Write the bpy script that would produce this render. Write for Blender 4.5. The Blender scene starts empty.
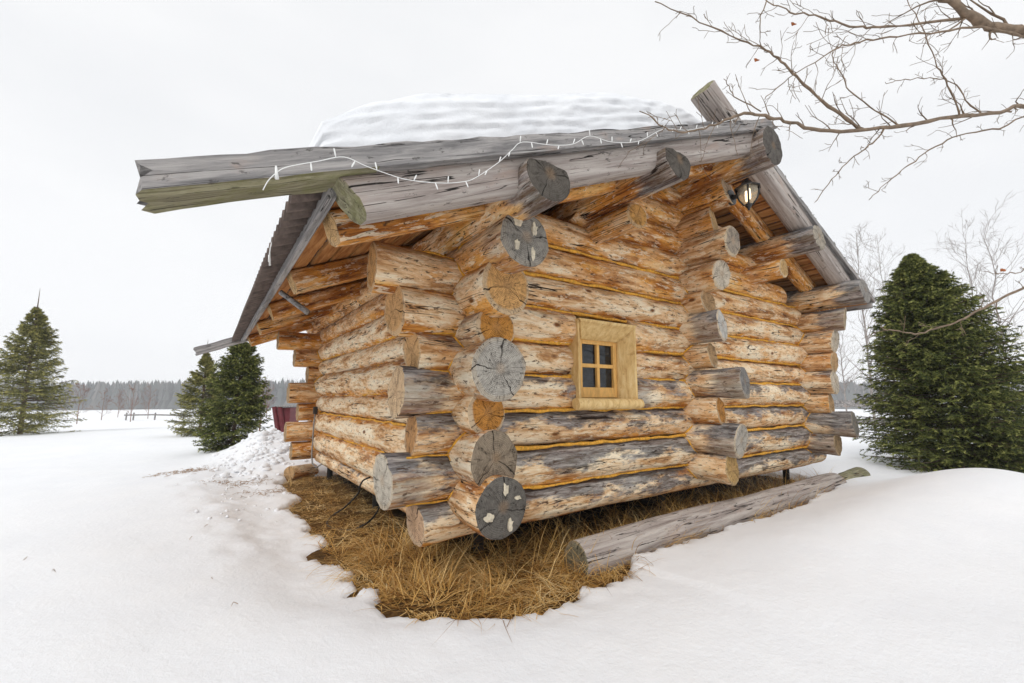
import bpy, bmesh, math, random
import numpy as np
from mathutils import Vector, Matrix, noise
random.seed(7); rng = np.random.default_rng(11)
D = bpy.data; S = bpy.context.scene
COL = S.collection
R = math.radians
HAZE = True

# ------------------------------------------------------------------ camera
CAM = Vector((-1.371, -2.513, 1.25)); PIT = math.atan(55.5/436.); AZ = R(55.4)
FH = Vector((math.cos(AZ), math.sin(AZ), 0)); RT = Vector((math.sin(AZ), -math.cos(AZ), 0))
cd = D.cameras.new('camera'); cam = D.objects.new('camera', cd); COL.objects.link(cam)
cam.location = CAM; cam.rotation_euler = (math.pi/2+PIT, 0, AZ-math.pi/2)
cd.sensor_width = 36; cd.lens = 436./1024*36; cd.clip_end = 3000; cd.clip_start = .02
S.camera = cam
def ground_spot(az_px, depth, z=0.0):
    """a place on the ground: bearing (as metres sideways per metre ahead) and distance"""
    p = CAM + FH*depth + RT*((az_px-512)/439.5*depth)
    return Vector((p.x, p.y, z))
def on_plane(px, py, ax, val):
    u = (px-512)/436.; v = -(py-341.5)/436.
    h = math.cos(PIT)-v*math.sin(PIT); z = math.sin(PIT)+v*math.cos(PIT)
    d = FH*h+RT*u+Vector((0, 0, z)); t = (val-CAM[ax])/d[ax]
    return CAM+d*t

# ------------------------------------------------------------------ helpers
def tag(o, label=None, cat=None, group=None, kind=None):
    if label: o['label'] = label
    if cat: o['category'] = cat
    if group: o['group'] = group
    if kind: o['kind'] = kind
    return o
def empty(name, loc=(0, 0, 0), **k):
    o = D.objects.new(name, None); COL.objects.link(o); o.location = loc; o.empty_display_size = .2
    return tag(o, **k)
def link(name, me, parent=None, **k):
    o = D.objects.new(name, me); COL.objects.link(o)
    if parent is not None: o.parent = parent
    return tag(o, **k)
def mesh_np(name, V, F, mats, smooth=True, attr=None, mi=None):
    """V (n,3), F list or (m,k) array"""
    me = D.meshes.new(name)
    if isinstance(F, np.ndarray):
        k = F.shape[1]; m = F.shape[0]
        me.vertices.add(len(V)); me.vertices.foreach_set('co', np.asarray(V, dtype=np.float32).ravel())
        me.loops.add(m*k); me.loops.foreach_set('vertex_index', F.astype(np.int32).ravel())
        me.polygons.add(m); me.polygons.foreach_set('loop_start', np.arange(0, m*k, k, dtype=np.int32))
        me.polygons.foreach_set('loop_total', np.full(m, k, dtype=np.int32))
        me.update(calc_edges=True)
    else:
        me.from_pydata([tuple(v) for v in V], [], F); me.update()
    me.polygons.foreach_set('use_smooth', [smooth]*len(me.polygons))
    for m_ in (mats if isinstance(mats, (list, tuple)) else [mats]): me.materials.append(m_)
    if mi is not None: me.polygons.foreach_set('material_index', mi)
    if attr is not None:
        a = me.attributes.new('tone', 'FLOAT', 'POINT'); a.data.foreach_set('value', np.asarray(attr, dtype=np.float32))
    return me
def outward(me):
    b = bmesh.new(); b.from_mesh(me); bmesh.ops.recalc_face_normals(b, faces=b.faces); b.to_mesh(me); b.free(); me.update()
class MB:
    def __init__(s): s.v = []; s.f = []; s.m = []
    def add(s, vs, fs, m=0):
        n = len(s.v); s.v += [tuple(v) for v in vs]; s.f += [tuple(i+n for i in f) for f in fs]; s.m += [m]*len(fs)
    def box(s, c, size, rot=None, m=0, jit=0):
        vs = []
        for x in (-.5, .5):
            for y in (-.5, .5):
                for z in (-.5, .5):
                    p = Vector((x*size[0], y*size[1], z*size[2]))
                    if jit: p += Vector((random.uniform(-jit, jit) for _ in range(3)))
                    if rot is not None: p = rot @ p
                    vs.append(p+Vector(c))
        s.add(vs, [(0, 1, 3, 2), (4, 6, 7, 5), (0, 4, 5, 1), (2, 3, 7, 6), (0, 2, 6, 4), (1, 5, 7, 3)], m)
    def tube(s, pts, rad, n=6, m=0, cap=True):
        pts = [Vector(p) for p in pts]; k = len(pts)
        rads = rad if isinstance(rad, (list, tuple)) else [rad]*k
        rings = []; prev = None
        for i in range(k):
            t = (pts[min(i+1, k-1)]-pts[max(i-1, 0)])
            if t.length < 1e-9: t = Vector((0, 0, 1))
            t.normalize()
            if prev is None:
                a = Vector((0, 0, 1)) if abs(t.z) < .9 else Vector((1, 0, 0))
                a = (a-t*a.dot(t)).normalized()
            else:
                a = prev-t*prev.dot(t)
                a = a.normalized() if a.length > 1e-6 else t.orthogonal().normalized()
            prev = a; b = t.cross(a)
            rings.append([pts[i]+(a*math.cos(2*math.pi*j/n)+b*math.sin(2*math.pi*j/n))*rads[i] for j in range(n)])
        vs = [v for r_ in rings for v in r_]; fs = []
        for i in range(k-1):
            for j in range(n): fs.append((i*n+j, i*n+(j+1) % n, (i+1)*n+(j+1) % n, (i+1)*n+j))
        if cap: fs.append(tuple(range(n-1, -1, -1))); fs.append(tuple((k-1)*n+j for j in range(n)))
        s.add(vs, fs, m)
    def lathe(s, prof, n=20, o=(0, 0, 0), m=0, axis=None):
        vs = []; o = Vector(o)
        for r_, z in prof:
            for j in range(n):
                p = Vector((r_*math.cos(2*math.pi*j/n), r_*math.sin(2*math.pi*j/n), z))
                if axis is not None: p = axis @ p
                vs.append(o+p)
        fs = []
        for i in range(len(prof)-1):
            for j in range(n): fs.append((i*n+j, i*n+(j+1) % n, (i+1)*n+(j+1) % n, (i+1)*n+j))
        s.add(vs, fs, m)
    def build(s, name, mats, parent=None, smooth=False, bevel=0, **k):
        me = D.meshes.new(name); me.from_pydata(s.v, [], s.f); me.update()
        for m_ in (mats if isinstance(mats, (list, tuple)) else [mats]): me.materials.append(m_)
        me.polygons.foreach_set('material_index', s.m)
        me.polygons.foreach_set('use_smooth', [smooth]*len(me.polygons))
        o = link(name, me, parent, **k)
        if bevel:
            b = o.modifiers.new('bevel', 'BEVEL'); b.width = bevel; b.segments = 2; b.limit_method = 'ANGLE'
        return o

# ------------------------------------------------------------------ node helper
class NT:
    def __init__(s, name, rough=.85, spec=.25):
        s.mat = D.materials.new(name); s.mat.use_nodes = True; s.n = s.mat.node_tree; s.n.nodes.clear()
        s.out = s.N('ShaderNodeOutputMaterial'); s.b = s.N('ShaderNodeBsdfPrincipled')
        s.b.inputs['Roughness'].default_value = rough; s.b.inputs['Specular IOR Level'].default_value = spec
        s.L(s.b.outputs[0], s.out.inputs[0])
    def N(s, t, **k):
        n = s.n.nodes.new(t)
        for a, b in k.items(): setattr(n, a, b)
        return n
    def L(s, a, b): s.n.links.new(a, b)
    def S(s, inp, v):
        if hasattr(v, 'is_linked') or isinstance(v, bpy.types.NodeSocket): s.L(v, inp)
        else: inp.default_value = v
    def obj(s): return s.N('ShaderNodeTexCoord').outputs['Object']
    def rnd(s): return s.N('ShaderNodeObjectInfo').outputs['Random']
    def prop(s, nm, col=False):
        a = s.N('ShaderNodeAttribute', attribute_type='OBJECT', attribute_name=nm)
        return a.outputs['Color' if col else 'Fac']
    def attr(s, nm): return s.N('ShaderNodeAttribute', attribute_type='GEOMETRY', attribute_name=nm).outputs['Fac']
    def vmul(s, v, sc):
        n = s.N('ShaderNodeVectorMath', operation='MULTIPLY'); s.S(n.inputs[0], v); n.inputs[1].default_value = sc; return n.outputs[0]
    def vadd(s, v, w):
        n = s.N('ShaderNodeVectorMath', operation='ADD'); s.S(n.inputs[0], v); s.S(n.inputs[1], w); return n.outputs[0]
    def noise(s, v, sc, det=4, rough=.6, dist=0):
        n = s.N('ShaderNodeTexNoise'); s.S(n.inputs['Vector'], v); n.inputs['Scale'].default_value = sc
        n.inputs['Detail'].default_value = det; n.inputs['Roughness'].default_value = rough; n.inputs['Distortion'].default_value = dist
        return n.outputs['Fac']
    def math(s, op, a, b=0., c=0., clamp=False):
        n = s.N('ShaderNodeMath', operation=op, use_clamp=clamp); s.S(n.inputs[0], a); s.S(n.inputs[1], b); s.S(n.inputs[2], c); return n.outputs[0]
    def step(s, v, a, b):
        n = s.N('ShaderNodeMapRange', interpolation_type='SMOOTHSTEP'); s.S(n.inputs['Value'], v)
        s.S(n.inputs['From Min'], a); s.S(n.inputs['From Max'], b); return n.outputs[0]
    def ramp(s, v, stops):
        n = s.N('ShaderNodeValToRGB'); s.S(n.inputs[0], v); e = n.color_ramp.elements
        while len(e) < len(stops): e.new(.5)
        for el, (p, c) in zip(e, stops): el.position = p; el.color = (*c, 1)
        return n.outputs[0]
    def mix(s, f, a, b, mode='MIX'):
        n = s.N('ShaderNodeMix', data_type='RGBA', blend_type=mode); s.S(n.inputs[0], f)
        for i, v in ((6, a), (7, b)):
            if isinstance(v, tuple): n.inputs[i].default_value = (*v, 1) if len(v) == 3 else v
            else: s.L(v, n.inputs[i])
        return n.outputs[2]
    def bump(s, h, dist=.01, st=1.):
        n = s.N('ShaderNodeBump'); s.L(h, n.inputs['Height']); n.inputs['Distance'].default_value = dist; n.inputs['Strength'].default_value = st
        s.L(n.outputs[0], s.b.inputs['Normal'])
    def color(s, c): s.S(s.b.inputs['Base Color'], (*c, 1) if isinstance(c, tuple) and len(c) == 3 else c)

# ------------------------------------------------------------------ materials
def log_mat():
    m = NT('peeled_log', .8, .2)
    r = m.rnd(); off = m.N('ShaderNodeCombineXYZ'); m.L(m.math('MULTIPLY', r, 37.), off.inputs[0]); m.L(m.math('MULTIPLY', r, 91.), off.inputs[1])
    o = m.obj(); v = m.vadd(o, off.outputs[0])
    streak = m.noise(m.vmul(v, (1.1, 7, 7)), 1.6, 6, .68, .35)
    patch = m.noise(m.vmul(v, (1.6, 3.5, 3.5)), 1.5, 4, .6, .5)
    fibre = m.noise(m.vmul(v, (5, 60, 60)), 1.0, 4, .7)
    speck = m.noise(m.vmul(v, (13, 44, 44)), 1.15, 6, .75, .4)
    flake = m.noise(m.vmul(v, (6, 24, 24)), 1.3, 5, .7, .5)
    warm = m.prop('warm'); grey = m.prop('grey')
    pale = m.ramp(streak, [(.32, (.24, .10, .045)), (.41, (.60, .35, .16)), (.48, (.82, .61, .38)), (.60, (.92, .80, .60)), (.75, (.66, .46, .27))])
    oran = m.ramp(streak, [(.32, (.09, .022, .007)), (.42, (.40, .14, .025)), (.52, (.70, .31, .06)), (.66, (.84, .52, .20))])
    sep0 = m.N('ShaderNodeSeparateXYZ'); m.L(o, sep0.inputs[0])
    az_ = m.math('ADD', m.math('ABSOLUTE', sep0.outputs[2]), m.math('MULTIPLY', m.math('SUBTRACT', patch, .5), .10))
    seam = m.math('MULTIPLY', m.step(az_, .078, .112), m.prop('seam'))
    warm = m.math('ADD', warm, m.math('MULTIPLY', seam, .9))
    wf = m.math('ADD', warm, m.math('MULTIPLY', m.math('SUBTRACT', patch, .5), 3.0), clamp=True)
    c = m.mix(wf, pale, oran)
    # bast flakes: paler shreds left after peeling, and rusty scrapes between them
    c = m.mix(m.math('MULTIPLY', m.step(flake, .54, .60), .6), c, (.92, .82, .62))
    c = m.mix(m.math('MULTIPLY', m.step(flake, .42, .37), .6), c, (.46, .21, .065))
    # weathering (rain side of the log)
    sep = m.N('ShaderNodeSeparateXYZ'); m.L(o, sep.inputs[0])
    up = m.math('MULTIPLY', sep.outputs[2], 3.2)
    g = m.math('ADD', m.math('ADD', m.math('MULTIPLY', m.math('SUBTRACT', patch, .5), 3.2), m.math('ADD', m.math('MULTIPLY', up, 1.8), .15)), m.math('MULTIPLY', m.math('ADD', streak, speck), 1.1))
    gm = m.step(g, m.math('SUBTRACT', 1.72, m.math('MULTIPLY', grey, .80)), m.math('SUBTRACT', 2.18, m.math('MULTIPLY', grey, .80)))
    gm = m.math('MULTIPLY', gm, m.step(grey, .02, .2))
    gc = m.ramp(m.noise(m.vmul(v, (2.5, 22, 22)), 1.3, 6, .75, .3), [(.34, (.022, .023, .026)), (.45, (.085, .088, .095)), (.54, (.24, .24, .245)), (.66, (.50, .47, .44))])
    c = m.mix(m.math('MULTIPLY', gm, .88), c, gc)
    tipm = m.math('MULTIPLY', m.step(m.math('ADD', sep0.outputs[0], m.math('MULTIPLY', m.math('SUBTRACT', streak, .5), .55)), .30, .16), m.prop('tip'))
    c = m.mix(m.math('MULTIPLY', tipm, .85), c, gc)
    # mould specks
    c = m.mix(m.math('MULTIPLY', m.step(speck, .565, .62), .85), c, (.10, .052, .03))
    # knots
    vo = m.N('ShaderNodeTexVoronoi', feature='F1'); m.L(m.vmul(v, (2.2, 4.5, 4.5)), vo.inputs['Vector']); vo.inputs['Scale'].default_value = 1.0
    kn = m.step(m.math('ADD', vo.outputs['Distance'], m.math('MULTIPLY', speck, .1)), .16, .09)
    c = m.mix(kn, c, (.17, .065, .02))
    # long drying cracks
    cr = m.noise(m.vmul(v, (.7, 16, 16)), 1.0, 2, .5, .3)
    crack = m.step(m.math('ABSOLUTE', m.math('SUBTRACT', cr, .5)), .010, .003)
    crack = m.math('MULTIPLY', crack, m.step(m.noise(m.vmul(v, (1.2, 3, 3)), 1.1, 2), .50, .58))
    c = m.mix(crack, c, (.03, .018, .012))
    m.color(c)
    h = m.math('ADD', m.math('MULTIPLY', fibre, .35), m.math('MULTIPLY', streak, .9))
    h = m.math('ADD', h, m.math('MULTIPLY', flake, .5)); h = m.math('SUBTRACT', h, m.math('MULTIPLY', crack, 1.0))
    h = m.math('SUBTRACT', h, m.math('MULTIPLY', m.step(speck, .575, .66), .12))
    m.bump(h, .024, 1.)
    return m.mat
def end_mat():
    m = NT('log_end_grain', .85, .15)
    o = m.obj(); r = m.rnd()
    sep = m.N('ShaderNodeSeparateXYZ'); m.L(o, sep.inputs[0])
    yz = m.N('ShaderNodeCombineXYZ'); m.L(sep.outputs[1], yz.inputs[0]); m.L(sep.outputs[2], yz.inputs[1]); m.L(m.math('MULTIPLY', r, 40.), yz.inputs[2])
    p = m.vadd(yz.outputs[0], (0, 0, 0)); flat = m.vmul(p, (1, 1, 0))
    wob = m.noise(p, 7, 3); ln = m.N('ShaderNodeVectorMath', operation='LENGTH'); m.L(m.vadd(flat, (.008, -.01, 0)), ln.inputs[0])
    rad = m.math('ADD', ln.outputs['Value'], m.math('MULTIPLY', m.math('SUBTRACT', wob, .5), .03))
    ring = m.math('SINE', m.math('MULTIPLY', rad, 620.))
    base = m.prop('end_color', True)
    n = m.noise(p, 14, 5, .7); n2 = m.noise(p, 60, 3, .7)
    n3 = m.noise(m.vadd(p, (3, 3, 3)), 34, 4, .75)
    c = m.mix(m.math('MULTIPLY', m.math('ADD', m.step(n, .40, .68), m.step(n3, .45, .7)), .36), m.mix(.06, base, (1, .8, .5)), m.mix(.75, base, (.02, .014, .01)))
    c = m.mix(m.math('MULTIPLY', m.step(ring, -.2, 1.), .5), c, m.mix(.7, c, (.05, .03, .02)))
    # sapwood rim differs from heart
    c = m.mix(m.math('MULTIPLY', m.step(m.math('DIVIDE', rad, m.prop('end_r')), .80, .90), m.prop('rim')), c, (.55, .43, .29))
    c = m.mix(m.math('MULTIPLY', m.step(rad, .05, .01), .45), c, m.mix(.5, c, (.5, .3, .15)))
    # radial checks
    at = m.math('ARCTAN2', sep.outputs[2], sep.outputs[1])
    cv = m.N('ShaderNodeCombineXYZ'); m.L(m.math('MULTIPLY', at, 2.2), cv.inputs[0]); m.L(m.math('MULTIPLY', r, 77.), cv.inputs[1]); m.L(m.math('MULTIPLY', rad, 4.), cv.inputs[2])
    ck = m.noise(cv.outputs[0], 1.6, 3, .7)
    crack = m.step(m.math('ABSOLUTE', m.math('SUBTRACT', ck, .5)), .010, .003)
    c = m.mix(m.math('MULTIPLY', m.math('MULTIPLY', crack, m.step(n, .42, .5)), .85), c, (.02, .014, .01))
    c = m.mix(m.math('MULTIPLY', m.step(n2, .60, .75), .35), c, (.04, .03, .025))
    big = None
    for da in (0., 2.3, 4.0):
        ang = m.math('ADD', m.math('SUBTRACT', at, m.math('MULTIPLY', r, 6.283)), m.math('ADD', m.math('MULTIPLY', m.math('SUBTRACT', wob, .5), .9), da))
        line = m.step(m.math('ABSOLUTE', m.math('MULTIPLY', m.math('SINE', ang), rad)), m.math('MULTIPLY', rad, .035), m.math('MULTIPLY', rad, .008))
        line = m.math('MULTIPLY', line, m.step(m.math('COSINE', ang), 0., .1))
        big = line if big is None else m.math('MAXIMUM', big, line)
    c = m.mix(m.math('MULTIPLY', big, .9), c, (.012, .009, .007)); crack = m.math('ADD', crack, m.math('MULTIPLY', big, 1.5))
    m.color(c)
    h = m.math('SUBTRACT', m.math('ADD', m.math('MULTIPLY', ring, .1), n), m.math('MULTIPLY', crack, 2.))
    m.bump(h, .006, .8)
    return m.mat
def grey_wood(name, cols, moss=0.):
    m = NT(name, .88, .15); o = m.obj(); r = m.rnd(); off = m.N('ShaderNodeCombineXYZ'); m.L(m.math('MULTIPLY', r, 31.), off.inputs[1]); v = m.vadd(o, off.outputs[0])
    s = m.noise(m.vmul(v, (1.1, 18, 18)), 1.5, 6, .7, .4); p = m.noise(m.vmul(v, (2, 5, 5)), 1.4, 4, .6, .6)
    f = m.noise(m.vmul(v, (4, 90, 90)), 1, 3, .7)
    c = m.ramp(s, [(.28, cols[0]), (.45, cols[1]), (.58, cols[2]), (.8, cols[3])])
    c = m.mix(m.math('MULTIPLY', m.step(p, .55, .72), .5), c, (.42, .31, .25))
    sp = m.noise(m.vmul(v, (14, 30, 30)), 1, 4, .7)
    c = m.mix(m.math('MULTIPLY', m.step(sp, .60, .68), .7), c, (.06, .055, .05))
    cr = m.noise(m.vmul(v, (.5, 20, 20)), 1.0, 2, .5, .2)
    crack = m.math('MULTIPLY', m.step(m.math('ABSOLUTE', m.math('SUBTRACT', cr, .5)), .012, .003), m.step(p, .44, .52))
    c = m.mix(crack, c, (.03, .027, .024))
    if moss: c = m.mix(m.math('MULTIPLY', m.step(m.noise(v, 9, 4, .7), .42, .66), moss), c, (.17, .17, .06))
    m.color(c)
    h = m.math('ADD', m.math('MULTIPLY', s, 1.), m.math('MULTIPLY', f, .4)); h = m.math('SUBTRACT', h, crack)
    m.bump(h, .009, .9); return m.mat
def plain(name, c, rough=.8, var=.25, sc=20, bump=.002, spec=.25, metal=0, stretch=(1, 1, 1)):
    m = NT(name, rough, spec); v = m.vmul(m.obj(), stretch); n = m.noise(v, sc, 5, .65)
    d = tuple(x*(1-var) for x in c); l = tuple(min(1, x*(1+var)) for x in c)
    m.color(m.ramp(n, [(.3, d), (.7, l)])); m.b.inputs['Metallic'].default_value = metal
    if bump: m.bump(n, bump, .8)
    return m.mat
LOG = log_mat(); END = end_mat()
GREY = grey_wood('weathered_grey_wood', [(.09, .085, .085), (.23, .22, .215), (.36, .34, .325), (.47, .44, .42)])
GREYM = grey_wood('mossy_grey_wood', [(.10, .09, .06), (.22, .20, .13), (.33, .31, .20), (.42, .40, .29)], .6)
PINKG = grey_wood('bleached_log', [(.20, .16, .14), (.36, .31, .28), (.48, .43, .39), (.58, .53, .49)])
SPOT = plain('pale_knot_wood', (.56, .49, .37), .85, .3, 45, .004)
YEL = None
def yellow():
    m = NT('yellow_stained_wood', .6, .3); v = m.obj()
    s = m.noise(m.vmul(v, (9, 9, 2.5)), 3, 5, .65, .5)
    c = m.ramp(s, [(.3, (.50, .30, .11)), (.5, (.68, .47, .20)), (.72, (.78, .60, .31))])
    k = m.noise(v, 16, 4, .7); c = m.mix(m.math('MULTIPLY', m.step(k, .58, .7), .55), c, (.36, .18, .04))
    m.color(c); m.bump(s, .004, .6); return m.mat
YEL = yellow()
OAK = plain('oakum_rope', (.66, .34, .05), .9, .45, 45, .006)
def board():
    m = NT('roof_boarding', .8, .2); v = m.obj(); r = m.rnd()
    s = m.noise(m.vmul(v, (12, 1.2, 12)), 2.2, 6, .68, .3)
    c = m.ramp(s, [(.3, (.14, .05, .015)), (.45, (.36, .15, .045)), (.6, (.50, .25, .09)), (.78, (.56, .33, .15))])
    m.color(c); m.bump(s, .006, .8); return m.mat
BOARD = board()
SHEET = plain('brown_roof_sheet', (.11, .08, .066), .75, .5, 14, .002, .35)
BLACK = plain('black_metal', (.012, .013, .014), .4, .3, 30, 0, .5)
CABLE = plain('black_cable', (.012, .012, .012), .5, .2, 30, 0, .4)
CONDUIT = plain('grey_conduit', (.25, .24, .23), .6, .2, 30, 0)
WHITEP = plain('white_plastic', (.80, .80, .78), .45, .04, 30, 0, .4)

def snow_mat(name, sc=1., rough_amt=1.):
    m = NT(name, .75, .2); v = m.obj()
    a = m.noise(v, 2.2*sc, 5, .55); b = m.noise(v, 38*sc, 4, .7); g = m.noise(v, 220*sc, 2, .6)
    c = m.ramp(a, [(.3, (.845, .855, .875)), (.7, (.885, .89, .90))])
    m.color(c)
    h = m.math('ADD', m.math('MULTIPLY', a, 1.2), m.math('MULTIPLY', b, .26)); h = m.math('ADD', h, m.math('MULTIPLY', g, .07))
    m.bump(h, .03*rough_amt, .55); return m.mat
SNOW = snow_mat('snow'); ROOFSNOW = snow_mat('settled_snow', 1.6, .8)
for _n in ROOFSNOW.node_tree.nodes:
    if _n.type == 'VALTORGB': _n.color_ramp.elements[0].color = (.74, .755, .78, 1); _n.color_ramp.elements[1].color = (.82, .83, .845, 1)

# ------------------------------------------------------------------ logs
def log(name, p0, p1, r0, r1=None, parent=None, warm=.3, grey=.1, e0=(.45, .27, .12), e1=None, rim=.3, tilt0=(0, 0), tilt1=(0, 0),
        mats=None, flat=0, wob=.012, rough=1., sides=28, spots=None, taper_end=0, step=.07, round0=0, sq=0, tip=0, seam=0, flare=0, **k):
    r1 = r1 or r0; p0 = Vector(p0); p1 = Vector(p1); d = p1-p0; L = d.length; X = d.normalized()
    Y = Vector((0, 0, 1)).cross(X).normalized(); Z = X.cross(Y)
    M = Matrix.Translation(p0) @ Matrix((X, Y, Z)).transposed().to_4x4()
    sd = random.random()*500
    n = max(6, int(L/step)); V = []; F = []; mi = []
    def ring(x, sc, end, dx=0):
        t = x/L; rr = (r0+(r1-r0)*t)
        ox = noise.noise(Vector((x*.55, sd, 1)))*wob*1.6; oz = noise.noise(Vector((x*.55, sd, 9)))*wob
        out = []
        for j in range(sides):
            a = 2*math.pi*j/sides; cy, cz = math.cos(a), math.sin(a)
            q = 1.
            if sq:
                e = 2+sq*6; q = (abs(cy)**e+abs(cz)**e)**(-1/e)
            q *= 1+rough*(.055*noise.noise(Vector((x*1.6, cy*.9+sd, cz*.9)))+.035*noise.noise(Vector((x*4.5, cy*2.2+sd, cz*2.2)))+.014*noise.noise(Vector((x*15, cy*7+sd, cz*7))))
            if taper_end and t < .5:
                q *= 1-taper_end*max(0, 1-x/.12)**2
            if flare: q *= 1+flare*max(0, 1-x/.42)**1.0
            y = cy*rr*q*sc+ox; z = cz*rr*q*sc
            if flat and z > rr*flat: z = rr*flat+.2*(z-rr*flat)
            z += oz
            fx = x
            w0 = max(0, 1-x/.35); w1 = max(0, 1-(L-x)/.35)
            fx += (tilt0[0]*y+tilt0[1]*z)*w0+(tilt1[0]*y+tilt1[1]*z)*w1
            if end: fx += dx+.010*noise.noise(Vector((y*22, z*22, sd)))
            out.append((fx, y, z))
        return out
    rings = [ring(0, 1e-3, 1, 0), ring(0, .35, 1), ring(0, .7, 1), ring(0, .95, 1), ring(0, .985, 1, .004)]
    nb = len(rings)
    rings += [ring(L*i/n if 0 < i < n else (.012 if i == 0 else L-.012), 1, 0) for i in range(n+1)]
    ne = len(rings)
    rings += [ring(L, .985, 1, -.004), ring(L, .95, 1), ring(L, .7, 1), ring(L, .35, 1), ring(L, 1e-3, 1)]
    for r_ in rings: V += r_
    for i in range(len(rings)-1):
        for j in range(sides):
            a, b = i*sides+j, i*sides+(j+1) % sides
            F.append((a, a+sides, b+sides, b)); mi.append(1 if (i < nb-1 or i >= ne) else 0)
    if spots:
        for (y, z, ry, rz) in spots:
            b0 = len(V); V.append((-.007+tilt0[0]*y+tilt0[1]*z, y, z))
            for kk in range(12):
                a = 2*math.pi*kk/12; w = 1+.7*noise.noise(Vector((math.cos(a)*1.6, math.sin(a)*1.6, y*50)))
                V.append((-.005, y+ry*w*math.cos(a), z+rz*w*math.sin(a)))
            for kk in range(12):
                V.append((.01, y+ry*1.1*math.cos(2*math.pi*kk/12), z+rz*1.1*math.sin(2*math.pi*kk/12)))
            for kk in range(12):
                F.append((b0, b0+1+(kk+1) % 12, b0+1+kk)); mi.append(2)
                F.append((b0+1+kk, b0+1+(kk+1) % 12, b0+13+(kk+1) % 12, b0+13+kk)); mi.append(2)
    me = D.meshes.new(name); me.from_pydata(V, [], F); outward(me)
    for m_ in (mats or [LOG, END, SPOT]): me.materials.append(m_)
    me.polygons.foreach_set('material_index', mi); me.polygons.foreach_set('use_smooth', [True]*len(F))
    try: me.set_sharp_from_angle(angle=R(50))
    except Exception: pass
    o = link(name, me, parent, **k)
    o.matrix_world = M
    if parent is not None: o.matrix_world = M; 
    o['tip'] = float(tip); o['end_r'] = float(r0*(1+flare)); o['seam'] = float(seam); o['warm'] = float(warm); o['grey'] = float(grey); o['rim'] = float(rim); o['end_color'] = [float(c) for c in e0]
    return o

# =================================================================== THE CABIN
XM, XF, YF = 2.354, 4.79, 4.2
cabin = empty('log_cabin', (0, 0, 0), label='small log cabin on posts with orange oakum seams, jutting log ends and a snowy roof', cat='cabin')
TAN = (.50, .31, .15); ORG = (.64, .27, .045); DK = (.10, .10, .10); GRY = (.30, .28, .26); PALE = (.62, .54, .43); BRN = (.24, .19, .14)
def rt(): return (random.uniform(-.12, .12), random.uniform(-.15, .15))
# -- left wall (runs back from the near corner) : z, r, front overhang, end colour, rim, warm, grey
LW = [(.64, .150, .43, DK, .0, .05, .08), (.895, .148, .36, BRN, .0, .0, .04), (1.155, .120, .27, (.60, .25, .035), .9, .0, .05), (1.405, .165, .40, (.42, .40, .36), .3, .0, .1),
      (1.655, .120, .36, (.62, .27, .04), .9, .0, .12), (1.885, .150, .47, (.70, .38, .13), .7, .15, .0), (2.115, .142, .66, (.25, .24, .22), .1, .55, .15)]
for i, (z, r, o, ec, rim, w, g) in enumerate(LW):
    sp = None
    if i == 0: sp = [(-.02, .10, .017, .032), (-.105, .045, .022, .012), (.08, -.035, .03, .026), (-.055, -.095, .015, .030)]
    if i == 6: sp = [(.055, .085, .026, .022), (.06, -.045, .016, .026), (-.045, -.085, .016, .034), (-.06, .06, .018, .034)]
    log('wall_log', (0, -o, z), (0, YF+.35, z), r, None, cabin, warm=w, grey=g, e0=ec, rim=rim, tilt0=(random.uniform(-.1, .1), random.uniform(-.05, .15)), spots=sp, seam=1, flare=.15, tip=[0, .3, 0, .3, .2, 0, .4][i])
log('wall_log', (-.02, .13, .425), (-.02, YF, .425), .075, .08, cabin, warm=.2, grey=.3, seam=0, wob=.004)
# wall plate / low purlin on the left wall
def purlin(x, z, o, r=.13, e=(.06, .06, .062), w=.85, g=.25, flat=.35, y1=5.0, **k):
    return log('purlin', (x, -o, z), (x, y1, z), r, None, cabin, warm=w, grey=g, e0=e, rim=0, flat=flat, tilt0=(0, .1), tip=1, **k)
purlin(-.05, 2.35, .93, .14)
purlin(1.05, 2.785, .93, .135)
log('purlin', (XM, -.95, 3.33), (XM, 5.1, 3.33), .165, .15, cabin, warm=.85, grey=.1, tip=1, e0=(.09, .09, .093), rim=0)
purlin(3.74, 2.90, .74, .14, (.40, .36, .30), .45, .3, .9)
purlin(XF, 2.47, .78, .15, (.30, .29, .28), .5, .55, .9)
# bracket logs below the purlins
log('bracket_log', (1.12, -.52, 2.57), (1.12, .35, 2.57), .10, .11, cabin, warm=.8, grey=0, e0=(.66, .33, .08), rim=.5, tilt0=(.1, .1))
log('bracket_log', (3.55, -.46, 2.60), (3.55, .35, 2.60), .10, .11, cabin, warm=.75, grey=0, e0=(.60, .38, .16), rim=.6)
# -- middle cross wall
MW = [(.632, .12, .43, (.55, .34, .12), .3, .4, .2), (.879, .13, .52, (.45, .42, .37), .6, .3, .45), (1.127, .115, .36, ORG, .7, .5, .05), (1.376, .125, .585, (.22, .22, .22), .3, .3, .45),
      (1.627, .105, .31, TAN, .6, .5, .0), (1.885, .13, .42, (.62, .60, .56), .8, .35, .3), (2.119, .105, .30, TAN, .6, .5, .0), (2.345, .125, .44, PALE, .8, .4, .1),
      (2.62, .125, .56, (.36, .30, .24), .9, .5, .15), (2.87, .12, .40, (.62, .40, .18), .5, .7, 0), (3.09, .12, .56, (.62, .45, .30), .6, .8, 0)]
for (z, r, o, ec, rim, w, g) in MW:
    log('wall_log', (XM, -o, z), (XM, YF+.3, z), r, None, cabin, warm=w, grey=g, e0=ec, rim=rim, tilt0=(random.uniform(-.35, .05), random.uniform(-.15, .25)), tip=(g > .25)*.8, flare=.12)
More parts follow.
